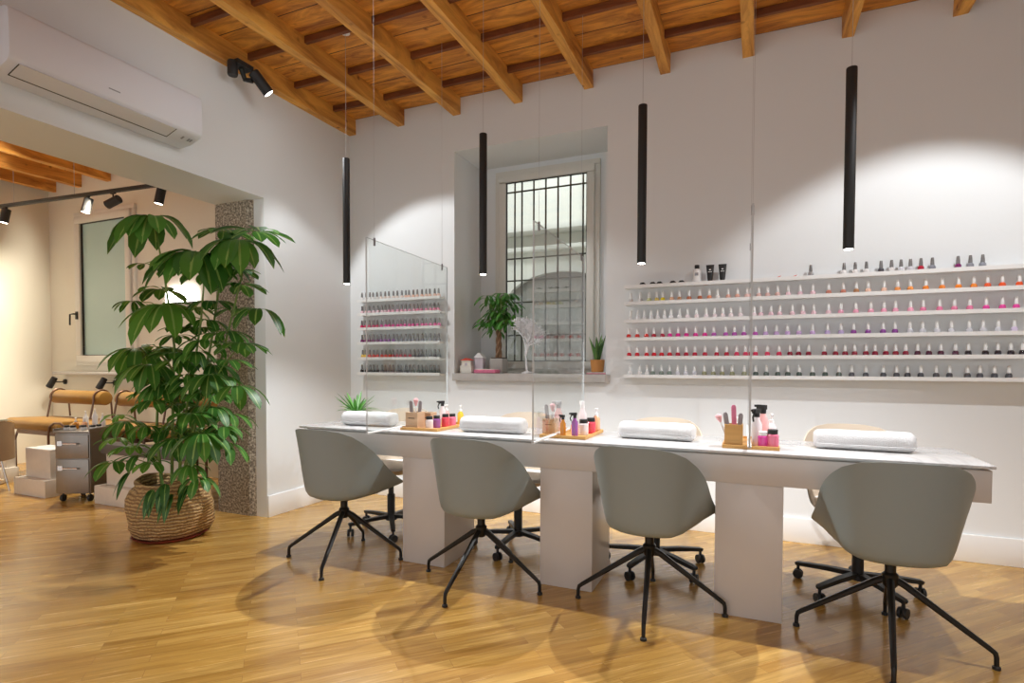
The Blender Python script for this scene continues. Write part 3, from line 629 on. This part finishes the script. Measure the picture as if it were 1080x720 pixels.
gf=mat('grey_nail_file',(.35,.33,.35),.8,nscale=90,namt=.2); pf=mat('pink_nail_file',(.75,.22,.36),.7,nscale=60,namt=.2); pb=mat('pale_pink_bristles',(.85,.45,.47),.9,nscale=90,namt=.2)
tray_set('left',1.575,-1.31,-.9,.26,[(1.515,-1.25,.085,.10,'palewood','larger pale wooden tool box'),(1.545,-1.14,.07,.09,'palewood','smaller pale wooden box')],
 [(1.615,-1.25,'polish_remover_jar','clear','blackm','black capped jar of clear fluid, nearest,',0,1.0),(1.625,-1.18,'polish_remover_jar','purple','blackm','black capped purple jar',0,1.0),(1.64,-1.10,'polish_remover_jar','red','blackm','black capped red jar',0,1.05),(1.65,-1.03,'polish_remover_jar','pink','blackm','black capped pink jar',0,1.0),
  (1.56,-1.0,'spray_bottle','clear','blackm','clear spray bottle with black trigger',2.4,1.0),(1.66,-.94,'pump_bottle','yellow','white','yellow bottle with white pump',.4,1.0),(1.55,-.93,'pump_bottle','blush','white','pale bottle with white pump',-.4,1.0)],
 [(1.50,-1.255,.16,-.06,gf,'nail_file','grey nail file leaning left'),(1.52,-1.25,.175,.02,pb,'nail_brush','pale pink brush'),(1.532,-1.24,.16,.1,gf,'nail_file','grey nail file leaning right')])
tray_set('middle',2.475,-1.3,-.92,.26,[(2.374,-1.2,.072,.09,'palewood','pale wooden tool box'),],
 [(2.46,-1.24,'spray_bottle','amber','blackm','small amber spray bottle',1.2,.75),(2.53,-1.25,'spray_bottle','purple','blackm','purple spray bottle, nearest,',2.2,.85),(2.55,-1.15,'polish_remover_jar','clear','blackm','black capped clear jar',0,1.15),(2.565,-1.05,'polish_remover_jar','red','blackm','black capped red jar',0,1.15),
  (2.49,-1.12,'polish_remover_jar','peach','blackm','peach jar',0,.95),(2.575,-.97,'pump_bottle','peach','white','peach bottle with white pump',.3,1.1),(2.50,-1.0,'spray_bottle','clear','white','clear spray bottle with white trigger',.6,1.15),(2.374,-1.06,'spray_bottle','blush','grey','pale spray bottle with grey trigger',2.5,1.15)],
 [(2.365,-1.2,.16,-.1,gf,'nail_file','grey nail file leaning left'),(2.378,-1.19,.165,.03,pb,'nail_brush','pale pink brush')])
tray_set('right',3.405,-1.305,-.92,.25,[(3.33,-1.25,.082,.105,'bamboo','bamboo tool box')],
 [(3.432,-1.2,'spray_bottle','clear','blackm','clear spray bottle with black trigger beside the box',2.6,1.15),(3.46,-1.262,'polish_remover_jar','fuchsia','white','fuchsia bottle',0,1.0),(3.50,-1.26,'polish_remover_jar','pink','blackm','black capped pink jar, nearest,',0,1.15),(3.46,-1.12,'spray_bottle','blush','blackm','blush spray bottle with black trigger',.9,1.25),
  (3.50,-1.03,'pump_bottle','clear','white','clear bottle with white pump',.2,1.15),(3.345,-1.08,'pump_bottle','peach','white','peach bottle with white pump',-.3,1.0)],
 [(3.312,-1.25,.155,-.16,gf,'nail_file','grey nail file leaning left'),(3.335,-1.255,.19,-.05,pf,'nail_file','tall pink nail file'),(3.35,-1.245,.15,.06,gf,'nail_file','grey nail file leaning right'),(3.305,-1.235,.15,-.35,pb,'nail_brush','pale pink brush leaning left')])

# ------------------------------------------------------------------ leaves
def leaf(mb,uv,base,d,L,W,droop,young=0,seg=7,fold=.18,mi=0,obo=.8):
    d=V(d).normalized(); side=d.cross(V((0,0,1)))
    side=V((1,0,0)) if side.length<.05 else side.normalized()
    vs=[];fs=[]
    for i in range(seg+1):
        s_=i/seg; p=V(base)+d*L*s_*(1-.18*droop*s_)+V((0,0,-1))*droop*L*s_*s_
        wd=W*((sin(pi*s_**.8)**.75 if obo<1 else s_**.75*(1-s_**4.5)**.8*1.12) if 0<s_<1 else 0)*.5
        tl=(d+V((0,0,-1))*2*droop*s_).normalized(); nn=side.cross(tl).normalized()
        vs+=[p-side*wd+nn*wd*fold*1.0,p,p+side*wd+nn*wd*fold]
        uv+=[(0,young),(.5,young),(1,young)]
    for i in range(seg):
        a=i*3; fs+=[(a,a+1,a+4,a+3),(a+1,a+2,a+5,a+4)]
    mb.add(vs,fs,mi)
def whorl(mb,uv,hub,L,n,toward,droop,w=.36,mi=0,stalk=.03):
    # leaflets fan from one hub
    hub=V(hub); a0=random.uniform(0,2*pi)
    for k in range(n):
        a=a0+2*pi*k/n+random.uniform(-.12,.12)
        d=V((cos(a),sin(a),random.uniform(-.12,.12)+.1))+V(toward)*.5
        d.normalize(); l=L*random.uniform(.82,1.08)
        b=hub+d*stalk*L*3; vs0=len(mb.v); mb.tube([hub,b],.0022,4,mi=1); uv+=[(.2,.6)]*(len(mb.v)-vs0)
        leaf(mb,uv,b,d,l,l*w*random.uniform(.88,1.1),droop*random.uniform(.75,1.25),young=random.random(),mi=mi,obo=1.25)
W=[(-0.33,-1.62,2.16,.29,14,1),(0.24,-1.72,1.86,.30,15,1),(0.45,-1.6,1.94,.26,12,1),(0.41,-1.45,2.04,.24,9,0),(0.08,-1.4,2.08,.2,8,0),(-0.14,-1.66,1.56,.27,8,1),(-0.42,-1.5,1.7,.2,7,0),(0.63,-1.62,1.51,.2,5,1),(0.19,-1.4,1.55,.16,6,0),(0.29,-1.45,1.7,.2,8,0),(0.33,-1.5,1.78,.16,7,0),(0.53,-1.66,1.3,.19,9,0),(-0.53,-1.6,1.28,.24,8,1),(-0.23,-1.72,1.17,.22,9,1),(-0.15,-1.6,1.25,.18,8,0),(-0.56,-1.45,1.3,.2,8,0),(-0.03,-1.5,1.42,.14,7,0),(0.31,-1.7,1.11,.18,9,1),(0.49,-1.66,1.04,.2,6,1),(0.22,-1.5,1.2,.17,8,0),(-0.01,-1.6,1.07,.18,8,0),(-0.21,-1.66,1.04,.18,9,1),(-0.5,-1.5,0.98,.18,8,0),(-0.25,-1.5,0.9,.16,7,0),(0.14,-1.55,0.89,.17,8,1),(-0.52,-1.7,0.78,.17,8,1),(-0.75,-1.6,0.81,.13,5,2),(-0.44,-1.72,0.62,.15,7,2),(-0.78,-1.6,0.64,.14,5,2),(-0.02,-1.7,0.69,.18,8,1),(0.25,-1.72,0.74,.2,10,1),(0.2,-1.55,0.75,.16,8,1),(0.21,-1.5,0.64,.15,6,1),(-0.26,-1.7,0.52,.14,6,2),(0.18,-1.75,0.54,.14,7,1),(0.22,-1.72,0.46,.14,6,1),(-0.1,-1.6,1.42,.15,7,0),(-0.16,-1.45,1.56,.15,6,0),(0.26,-1.62,1.37,.15,7,0),(-0.6,-1.5,1.89,.13,5,0),(-0.48,-1.4,1.85,.14,6,0),(-0.55,-1.45,0.7,.15,7,0),(0.0,-1.4,0.97,.15,6,0),(0.18,-1.7,1.25,.15,8,1)]
PC=V((-.2,-1.58,.4))
stems=[[(-.16,-1.58,.34),(-.1,-1.6,.7),(.02,-1.6,1.1),(.1,-1.6,1.45),(.17,-1.62,1.78)],
 [(-.26,-1.56,.34),(-.24,-1.56,.8),(-.2,-1.57,1.3),(-.27,-1.58,1.75),(-.33,-1.6,2.1)],
 [(-.12,-1.54,.34),(.02,-1.53,.75),(.14,-1.5,1.15),(.28,-1.48,1.6),(.4,-1.47,1.98)],
 [(-.3,-1.6,.34),(-.32,-1.62,.7),(-.3,-1.62,1.0),(-.33,-1.6,1.15)],
 [(-.1,-1.62,.34),(.02,-1.64,.6),(.12,-1.64,.85),(.2,-1.63,1.0)],
 [(-.22,-1.5,.34),(-.15,-1.47,.8),(0,-1.45,1.3),(.06,-1.42,1.75),(.08,-1.41,2.05)]]
pt_=T('umbrella_tree','tall bushy umbrella tree in a woven basket beside the granite column','potted plant',(0,0,0))
st=MB()
for s_ in stems: st.tube(s_,[.011-.006*i/(len(s_)-1) for i in range(len(s_))],8)
allp=[]
for s_ in stems:
    for a,b in zip(s_,s_[1:]):
        for k in range(8): allp.append(V(a).lerp(V(b),k/8))
fo=MB(); uv=[]
for (x,y,z,L,n,kd) in W:
    hub=V((x,y,z)); cand=[p for p in allp if p.z<z-.02] or allp
    src=min(cand,key=lambda p:(p-hub).length+abs((hub.z-p.z)-(V((p.x,p.y,0))-V((x,y,0))).length)*.4)
    mid=src.lerp(hub,.5)+V((0,0,.03)); st.tube([src,mid,hub],[.0045,.0035,.003],5)
    out=V((x,y,0))-V((src.x,src.y,0)); out=out.normalized() if out.length>.02 else V((0,-1,0))
    out=out*.6+V((.15,-.55,0))*(1 if kd else .2)
    whorl(fo,uv,hub,L*1.0,n,out,{0:.4,1:.8,2:.5}[kd],w=.54,mi=2 if kd==2 or random.random()<.12 else 0)
rs=random.getstate(); random.seed(21)
for k in range(34):
    p=random.choice([q for q in allp if .45<q.z<1.75]); a=random.uniform(0,2*pi); rr=random.uniform(.08,.3); hub=p+V((rr*cos(a),rr*sin(a)*.8,random.uniform(.0,.15)))
    if hub.y>-1.12 or hub.x<-.75: continue
    st.tube([p,p.lerp(hub,.5)+V((0,0,.03)),hub],[.004,.0032,.0028],5)
    whorl(fo,uv,hub,random.uniform(.12,.18),random.choice([6,7,8]),V((cos(a),sin(a),0))*.5,.6,w=.52)
random.setstate(rs)
# young leaves drooping over the basket rim
for (x,y,z) in [(.02,-1.8,.42),(.08,-1.79,.36),(-.42,-1.74,.45),(-.06,-1.82,.38),(.12,-1.7,.4)]:
    for k in range(3): leaf(fo,uv,(x+random.uniform(-.03,.03),y,z),(random.uniform(-.4,.6),-.5,-.3),.13,.055,.9,mi=0)
st.build('stem',M['stem'],pt_,smooth=True)
fo.build('foliage',[M['leaf'],M['stem'],M['leaf2']],pt_,smooth=True,auto=80,uv=uv)
b=MB(); n=48; prof=[(.19,.0),(.222,.012),(.245,.06),(.257,.13),(.262,.2),(.252,.26),(.232,.30),(.218,.335),(.205,.37),(.19,.385),(.178,.375),(.178,.33),(.17,.3)]; vs=[];fs=[]
for i,(r,z) in enumerate(prof):
    for k in range(n):
        a=2*pi*k/n; j=noise.noise(V((cos(a)*1.3,sin(a)*1.3,z*9)))*.03*(1 if 0<i<9 else .4); fr=.010*sin(z*70+3*sin(a*2)+a)
        vs.append(((r+j+(fr if 1<i<9 else 0))*cos(a),(r+j+(fr if 1<i<9 else 0))*sin(a),z+.012+(.02*sin(a*2+1) if i>5 else 0)))
for i in range(len(prof)-1):
    for k in range(n): a=i*n+k;c=i*n+(k+1)%n; fs.append((a,c,c+n,a+n))
fs.append(tuple(reversed(range(n)))); b.add(vs,fs); b.build('basket',M['basket'],pt_,smooth=True,auto=80,loc=(-.25,-1.57,0))
MB().lathe([(.01,.335),(.178,.33),(.178,.3)],n=32,cap=False).build('soil',M['soil'],pt_,loc=(-.25,-1.57,0))
MB().lathe([(.17,0),(.205,.004),(.23,.022),(.222,.022),(.19,.011)],n=40).build('saucer',M['red'],pt_,smooth=True,loc=(-.245,-1.585,0))

# money tree in the niche
mt=T('money_tree','small braided money tree in a grey pot on the niche sill','potted plant',(1.40,.22,1.1055))
MB().prism([(-.06,-.06),(.06,-.06),(.06,.06),(-.06,.06)],0,.125,'xy').build('pot',M['potgrey'],mt,bevel=.008)
MB().box(-.05,.05,-.05,.05,.12,.132).build('soil',M['soil'],mt)
b=MB()
for k in range(3): b.tube([(.014*cos(2*pi*k/3+z*28),.014*sin(2*pi*k/3+z*28),z) for z in [.12+i*.02 for i in range(14)]],[.016-.0004*i for i in range(14)],8)
b.build('trunk',M['bark'],mt,smooth=True)
fo=MB();uv=[]; random.seed(3)
for k in range(40):
    a=random.uniform(0,2*pi); r=random.uniform(.02,.17); z=random.uniform(.36,.68)
    hub=V((r*cos(a)+.02,r*sin(a)*.6-.02,z)); s0_=len(fo.v); fo.tube([(0,0,.36),((hub.x)*.5,hub.y*.5,(hub.z+.36)/2+.03),hub],.0025,4,mi=1); uv+=[(.2,.5)]*(len(fo.v)-s0_)
    whorl(fo,uv,hub,.12,5,V((cos(a),sin(a),0))*.4,.6,w=.34)
fo.build('foliage',[M['leaf3'],M['stem']],mt,smooth=True,auto=80,uv=uv)
# snake plant
random.seed(5)
sp=T('snake_plant','small snake plant in a terracotta coloured pot at the right of the sill','potted plant',(2.285,.15,1.1205))
MB().lathe([(.042,0),(.048,.004),(.056,.09),(.058,.095),(.052,.097),(.048,.08)],n=24).build('pot',M['terra'],sp,smooth=True)
MB().lathe([(.05,.078),(.005,.082)],n=20).build('soil',M['soil'],sp)
fo=MB();uv=[]
for k in range(11):
    a=random.uniform(0,2*pi); r=random.uniform(0,.03); L=random.uniform(.12,.23)
    leaf(fo,uv,(r*cos(a),r*sin(a),.08),(cos(a)*.28,sin(a)*.28,1),L,.03,.0,young=random.random(),seg=6,fold=.5)
fo.build('foliage',M['sansev'],sp,smooth=True,auto=80,uv=uv)
t=T('booklet_stack','pink and white booklets lying under the snake plant','booklets',(2.285,.14,1.1055),.1)
MB().box(-.075,.075,-.06,.06,0,.007).build('lower_cover',M['pink'],t); MB().box(-.07,.07,-.055,.058,.007,.0145).build('upper_cover',M['paper'],t)
# spiky plant on the table
sk=T('spiky_plant','small spiky green plant at the left end of the table, behind the towel','potted plant',(.835,-.96,ZT))
MB().lathe([(.035,0),(.04,.003),(.048,.055),(.043,.056),(.04,.045)],n=24).build('pot',M['potgrey'],sk,smooth=True)
fo=MB();uv=[]
for k in range(34):
    a=k*2.4; e_=random.uniform(.15,1.6); L=random.uniform(.15,.22)
    leaf(fo,uv,(.01*cos(a),.01*sin(a),.05),(cos(a),sin(a),e_),L,.022,.28 if e_<.8 else .08,young=random.random(),fold=.4)
fo.build('foliage',M['leaf3'],sk,smooth=True,auto=80,uv=uv)
# ornaments on the sill
def house(name,label,x,y,z,wd,h,rh,mw_,mr):
    t=T(name,label,'ornament',(x,y,z),.1); q=wd/2
    MB().box(-q,q,-q*.8,q*.8,0,h).build('walls',M[mw_],t,bevel=.001,seg=1)
    MB().prism([(-q*1.25,h),(q*1.25,h),(0,h+rh)],-q,q,'xz').build('roof',M[mr],t)
    MB().box(-q*.25,q*.25,-q*.8-.001,-q*.8,0,h*.5).build('door',M['lilac'],t)
t=T('gift_box','cream cardboard box under the red roofed toy house','box',(1.165,.1,1.1055)); MB().box(-.055,.055,-.045,.045,0,.052).build('carton',M['paper'],t,bevel=.002); MB().box(-.057,.057,-.047,.047,.052,.062).build('lid',M['paper'],t,bevel=.002)
house('toy_house','small toy house with a red roof on a cream box',1.16,.1,1.168,.085,.045,.02,'paper','redroof')
house('toy_house','taller toy house with a white roof beside the cream box',1.26,.14,1.1055,.075,.13,.045,'lilac','white')
t=T('gift_packet','pink patterned flat packet lying before the money tree','packet',(1.36,.07,1.1055),.03); MB().box(-.1,.1,-.05,.05,0,.03).build('wrapping',M['pink'],t,bevel=.006); MB().box(-.085,.085,-.045,.045,.03,.036).build('card',M['paper'],t,bevel=.001)
tw=T('twig_tree','frosted white wire twig ornament standing on the sill','ornament',(1.69,.15,1.1055)); MB().lathe([(.045,0),(.045,.01),(.01,.02)],n=20).build('base',M['twig'],tw,smooth=True)
b=MB(); random.seed(11)
def grow(p,d,L,r,k):
    q=p+d*L; mid=(p+q)/2+V([random.uniform(-.2,.2)*L for _ in range(3)]); b.tube([p,mid,q],[r,r*.85,r*.7],4)
    if k:
        for _ in range(3): grow(q if random.random()<.7 else mid,(d+V([random.uniform(-.95,.95),random.uniform(-.6,.6),random.uniform(-.5,.7)])).normalized(),L*.76,r*.8,k-1)
grow(V((0,0,.01)),V((-.1,0,1)),.135,.010,6)
b.build('branches',M['twig'],tw)

# ------------------------------------------------------------------ left room
def bench(x0,x1,label):
    cx=(x0+x1)/2; hw=(x1-x0)/2
    t=T('pedicure_bench',label,'bench',(cx,0,0),group='ochre pedicure benches')
    sy0,sy1=-.93,-.42
    b=MB(); n=24; vs=[];fs=[]
    pr=[(sy0+.05,.50),(sy0+.01,.52),(sy0,.555),(sy0+.015,.595),(sy0+.06,.615),(sy0+.3,.605),(sy1,.595),(sy1,.50)]
    b.prism(pr,-hw-.12,hw-.04,'yz'); b.build('seat',M['velvet'],t,bevel=.02,seg=3)
    b=MB(); b.lathe([(.05,-hw),(.066,-hw+.006),(.0725,-hw+.02),(.0725,hw-.02),(.066,hw-.006),(.05,hw)],n=28,axis='x',c=(0,-.5,.82)); b.build('back_roll',M['velvet'],t,smooth=True)
    for s_ in (-1,1):
        x=s_*(hw-.07)
        pts=[(x,-.62,.60)]+[(x,-.5+.085*cos(a),.82+.085*sin(a)) for a in [pi+.25-k*(pi+.25)/10 for k in range(11)]]+[(x,-.40,.60)]
        MB().tube(pts,.009,8).build('back_frame',M['bronze'],t,smooth=True)
    for x in (-hw+.03,hw-.03):
        pts=[(x,-.98,0),(x,-.98,.38)]+[(x,-.8+.18*cos(a),.42+.1*sin(a)) for a in [pi-k*pi/8 for k in range(9)]]+[(x,-.62,.38),(x,-.62,0)]
        pts=[(x,-.89,0),(x,-.89,.40),(x,-.87,.47),(x,-.82,.49),(x,-.62,.49),(x,-.55,.47),(x,-.52,.40),(x,-.52,0)]
        MB().tube(pts,.011,8).build('leg',M['bronze'],t,smooth=True)
    al=hw-.12; MB().tube([(al,-.965,0),(al,-.965,.50),(al+.03,-.965,.57),(al+.10,-.965,.605),(al+.2,-.965,.605),(al+.27,-.965,.57),(al+.30,-.965,.50),(al+.30,-.965,0)],.011,8).build('arm_loop',M['bronze'],t,smooth=True)
    MB().box(-hw+.04,hw-.04,-.88,-.5,.46,.50).build('seat_base',M['bronze'],t)
    return t
bench(-3.62,-2.74,'leftmost ochre velvet pedicure bench with rolled backrest, under the frosted window')
bench(-2.51,-1.63,'middle ochre velvet pedicure bench, half hidden by the umbrella tree')
bench(-1.40,-.56,'rightmost ochre velvet pedicure bench, mostly hidden behind the granite column')
def platform(label,x0,x1,y0,y1,slab):
    t=T('footbath_platform',label,'platform',((x0+x1)/2,(y0+y1)/2,0),group='footbath platforms before the benches'); hx,hy=(x1-x0)/2,(y1-y0)/2
    MB().box(-hx-.05,hx+.05,-hy-.05,hy,0,.15).build('step',M['stone'],t,bevel=.003)
    MB().box(-hx,hx,-hy+.02,hy,.15,.40 if not slab else .415).build('box',M['stone'],t,bevel=.003)
    if slab: MB().box(-hx-.04,hx+.04,-hy-.0,hy,.415,.497).build('footrest_slab',M['slate'],t,bevel=.003)
    else: MB().box(-hx,hx,-hy+.02,hy,.40,.412).build('top',M['white'],t,bevel=.002)
    return t
platform('cream footbath platform with a white top left of the steel trolley',-2.68,-2.30,-1.26,-1.04,False)
platform('cream footbath platform with a dark slab between trolley and umbrella tree',-1.63,-.72,-1.19,-1.04,True)
platform('low white topped footbath platform behind the tub stool',-3.75,-3.35,-1.10,-1.0,False)
tr=T('salon_trolley','brushed steel salon trolley on casters holding white bottles','trolley',(-1.97,-1.10,0),R(24))
MB().box(-.145,.145,-.2,.1,.07,.59).build('cabinet',M['steel'],tr,bevel=.004)
for z0,z1 in ((.075,.365),(.372,.575)):
    dr=MB().box(-.138,.138,-.212,-.2,z0,z1).build('drawer',M['steel'],tr,bevel=.003)
    zh=z1-.075; MB().tube([(-.06,-.212,zh),(-.06,-.235,zh),(.06,-.235,zh),(.06,-.212,zh)],.006,8).box(-.12,-.08,-.216,-.212,zh-.02,zh+.02).build('handle',M['chrome'],dr,smooth=True,auto=30)
MB().box(-.155,.155,-.215,.11,.59,.605).box(-.155,-.145,-.215,.11,.605,.625).box(.145,.155,-.215,.11,.605,.625).box(-.145,.145,.1,.11,.605,.625).build('top_tray',M['steel'],tr,bevel=.002)
for sx in (-.115,.115):
    for sy in (-.165,.065): MB().tube([(sx,sy,.03),(sx,sy,.07)],.008,8).lathe([(.012,-.012),(.028,-.01),(.028,.01),(.012,.012)],n=14,axis='x',c=(sx,sy,.028)).build('caster',M['blackm'],tr,smooth=True)
def at_tr(x,y,z=.6055):
    c,s_=cos(R(24)),sin(R(24)); return (-1.97+x*c-y*s_,-1.10+x*s_+y*c,z)
random.seed(9)
for i,(x,y,m,h,lb) in enumerate([(-.08,.06,'white',.11,'tall white pump bottle at the back of the trolley'),(.0,.065,'white',.13,'tallest white pump bottle on the trolley'),(-.1,-.03,'amber',.06,'amber pump bottle on the trolley'),(.07,.06,'clear',.09,'clear pump bottle on the right of the trolley'),(-.03,-.02,'peach',.06,'peach pump bottle in the middle of the trolley')]):
    o=T('pump_bottle',lb,'bottle',at_tr(x,y),1,'bottles on the trolley'); pump(o,LQ[m] if m in LQ else M[m],M['white'],h=h,r=.022)
for i,(x,y,lb) in enumerate([(-.1,-.13,'black capped jar, front left of the trolley top'),(-.04,-.14,'black capped jar, front middle of the trolley top'),(.03,-.11,'black capped jar, behind the front row of the trolley top'),(.1,-.1,'black capped jar, right of the trolley top'),(.1,-.03,'black capped jar, far right of the trolley top')]):
    o=T('polish_remover_jar',lb,'jar',at_tr(x,y),0,'jars on the trolley'); jar(o,M['white'],M['blackm'],h=.025,r=.024)
# tub stool at the far left
ts=T('tub_stool','low tub stool with a curved tan back and chrome legs, cut by the left edge','stool',(-3.06,-1.47,0),.3)
MB().lathe([(.2,.30),(.25,.31),(.26,.335),(.25,.36),(.2,.37)],n=28).build('seat',M['darkseat'],ts,smooth=True)
b=MB(); vs=[];fs=[]; n=24
for i in range(n+1):
    a=-pi*.15+ (pi*1.3)*i/n - pi*.5 +pi*.0; h=.30+.33*max(0,cos((i/n-.5)*pi))**.7
    for rr_ in (.30,.265):
        for z in (.30,h+.02): vs.append((rr_*cos(a),rr_*sin(a),z))
for i in range(n):
    a=i*4; fs+=[(a,a+1,a+5,a+4),(a+2,a+6,a+7,a+3),(a+1,a+3,a+7,a+5),(a,a+4,a+6,a+2)]
fs+=[(0,2,3,1),(n*4,n*4+1,n*4+3,n*4+2)]
b.add(vs,fs); b.build('back_shell',M['leather'],ts,smooth=True,auto=50)
MB().tube([(.285*cos(a),.285*sin(a),.33+.33*max(0,cos((i/24-.5)*pi))**.7) for i,a in [(i,-pi*.15+pi*1.3*i/24-pi*.5) for i in range(25)]],.014,8).build('top_rail',M['chrome'],ts,smooth=True)
for k in range(4):
    a=k*pi/2+.6; MB().tube([(.2*cos(a),.2*sin(a),.31),(.26*cos(a),.26*sin(a),.0)],.010,8).build('leg',M['chrome'],ts,smooth=True)
MB().tube([(.245*cos(a),.245*sin(a),.08) for a in [2*pi*k/24 for k in range(25)]],.006,6).build('foot_ring',M['chrome'],ts,smooth=True)
# wall reading lamps
for x,lb in ((-4.25,'left black swivel reading lamp on the wall below the frosted window'),(-3.30,'right black swivel reading lamp on the wall, partly behind leaves')):
    t=T('wall_lamp',lb,'lamp',(x,-.06,.96),group='swivel reading lamps')
    MB().lathe([(.03,-.0),(.03,-.02)],n=16,axis='y').build('wall_plate',M['blackm'],t,smooth=True)
    MB().tube([(0,-.02,0),(-.01,-.07,0),(-.05,-.10,.0)],.007,8).build('arm',M['blackm'],t,smooth=True)
    rot=V((-.35,-.25,-.8)).normalized().to_track_quat('Z','Y').to_matrix()
    hd=MB().lathe([(.028,-.06),(.032,-.055),(.036,.07),(.033,.072)],n=18,mat=rot,c=(-.06,-.115,.0)).build('lamp_head',M['blackm'],t,smooth=True)
    MB().lathe([(.03,.070),(.03,.0725)],n=16,mat=rot,c=(-.06,-.115,.0)).build('lens',M['lensw'],hd)
# lit panel on the wall
t=T('wall_light_panel','bright glowing rectangular wall light seen through the umbrella tree','lamp',(-2.16,-.06,1.90))
MB().box(-.21,.21,-.05,-.002,-.07,.07).build('diffuser',M['glow'],t,bevel=.006); MB().box(-.23,.30,-.06,-.002,-.083,-.072).build('bracket',M['blackm'],t)
# track with four spots
TP0=V((-4.50,-.70,2.905)); TP1=V((-1.3,-.45,2.905)); td=(TP1-TP0).normalized()
tk=T('lighting_track','black lighting track hung below the beams of the left room','track',(0,0,0))
ang=math.atan2(td.y,td.x)
b=MB().box(0,(TP1-TP0).length,-.017,.017,-.017,.017); o=b.build('rail',M['blackm'],tk,bevel=.002); o.location=TP0; o.rotation_euler=(0,0,ang)
for s_ in (.5,1.45,2.6): 
    p=TP0+td*s_; MB().tube([p,(p.x,p.y,ZC)],.003,6).build('suspension_cable',M['wire'],tk)
SPT=[(-4.15,(-.12,-.15,-1),'leftmost spotlight on the left room track'),(-2.87,(-.2,-.15,-1),'second spotlight from the left on the left room track'),(-2.50,(-1,-.3,-.45),'tilted third spotlight from the left on the left room track'),(-1.87,(-.2,-.1,-1),'rightmost spotlight on the left room track, above the umbrella tree')]
for x,dr_,lb in SPT:
    s_=(x-TP0.x)/td.x; p=TP0+td*s_
    t=T('track_spotlight','black '+lb,'spotlight',(p.x,p.y,p.z-.0175),group='black spotlights on the left room track')
    MB().box(-.03,.03,-.012,.012,-.012,0).tube([(0,0,-.01),(0,0,-.045)],.007,8).build('stem',M['blackm'],t)
    dv=V(dr_).normalized(); rot=dv.to_track_quat('Z','Y').to_matrix(); c=V((0,0,-.09))
    hd=MB().lathe([(.036,-.075),(.041,-.07),(.041,.075),(.037,.078)],n=20,mat=rot,c=c).build('lamp_head',M['blackm'],t,smooth=True)
    MB().lathe([(.034,.076),(.034,.079)],n=16,mat=rot,c=c).build('lens',M['lensw'],hd)
    q=V((p.x,p.y,p.z-.0175))+c+dv*.085
    spot('track_light',q,q+dv+V((0,-.45,0)),50 if x<-4 else 100 if x>-2 else 215,110,.5,(1,.92,.76),.03)
# socket below the table and thin red pouch on the floor by the wall
t=T('wall_socket','white double wall socket seen below the left end of the table','socket',(.45,-.0,.30)); MB().box(-.07,.07,-.009,0,-.04,.04).build('plate',M['white'],t,bevel=.003); MB().box(-.045,-.01,-.011,-.009,-.02,.02).box(.01,.045,-.011,-.009,-.02,.02).build('outlet_face',M['grey'],t)

# ------------------------------------------------------------------ lights
spot('wall_wash_left',(.27,-1.33,3.09),(1.3,0,.6),75,80,.25,(.95,.98,1),.03)
spot('wall_wash_right',(4.6,-1.35,3.12),(4.2,0,.5),98,80,.35,(.95,.98,1),.03)
spot('left_wall_wash',(1.8,-1.7,3.2),(0,-1.45,2.6),42,75,1.0,(.95,.98,1),.4)
for x,y in ((.9,-4.6),(3.2,-4.8),(5.2,-3.6)): spot('room_fill_spot',(x,y,3.2),(x-.3,y+.5,0),30,120,.8,(1,.98,.95),.15)  # unseen fill spots added behind the camera to brighten floor and ceiling
spot('courtyard_fill',(1.0,1.5,4.2),(1.0,3.0,1.8),75,120,.6,(.95,.98,1),.2)  # unseen fill added to brighten the courtyard wall
w_=bpy.data.worlds.new('world'); scene.world=w_; w_.use_nodes=True; bg=w_.node_tree.nodes['Background']; bg.inputs[0].default_value=(.93,.96,1,1); bg.inputs[1].default_value=1.05
scene.view_settings.view_transform='Standard'; scene.view_settings.look='None'; scene.view_settings.exposure=0.28; scene.view_settings.gamma=1; scene.view_settings.use_curve_mapping=False
cy=scene.cycles; cy.use_denoising=True; cy.max_bounces=8; cy.diffuse_bounces=5; cy.glossy_bounces=4; cy.transparent_max_bounces=16; cy.caustics_reflective=False; cy.caustics_refractive=False; cy.sample_clamp_indirect=4.0
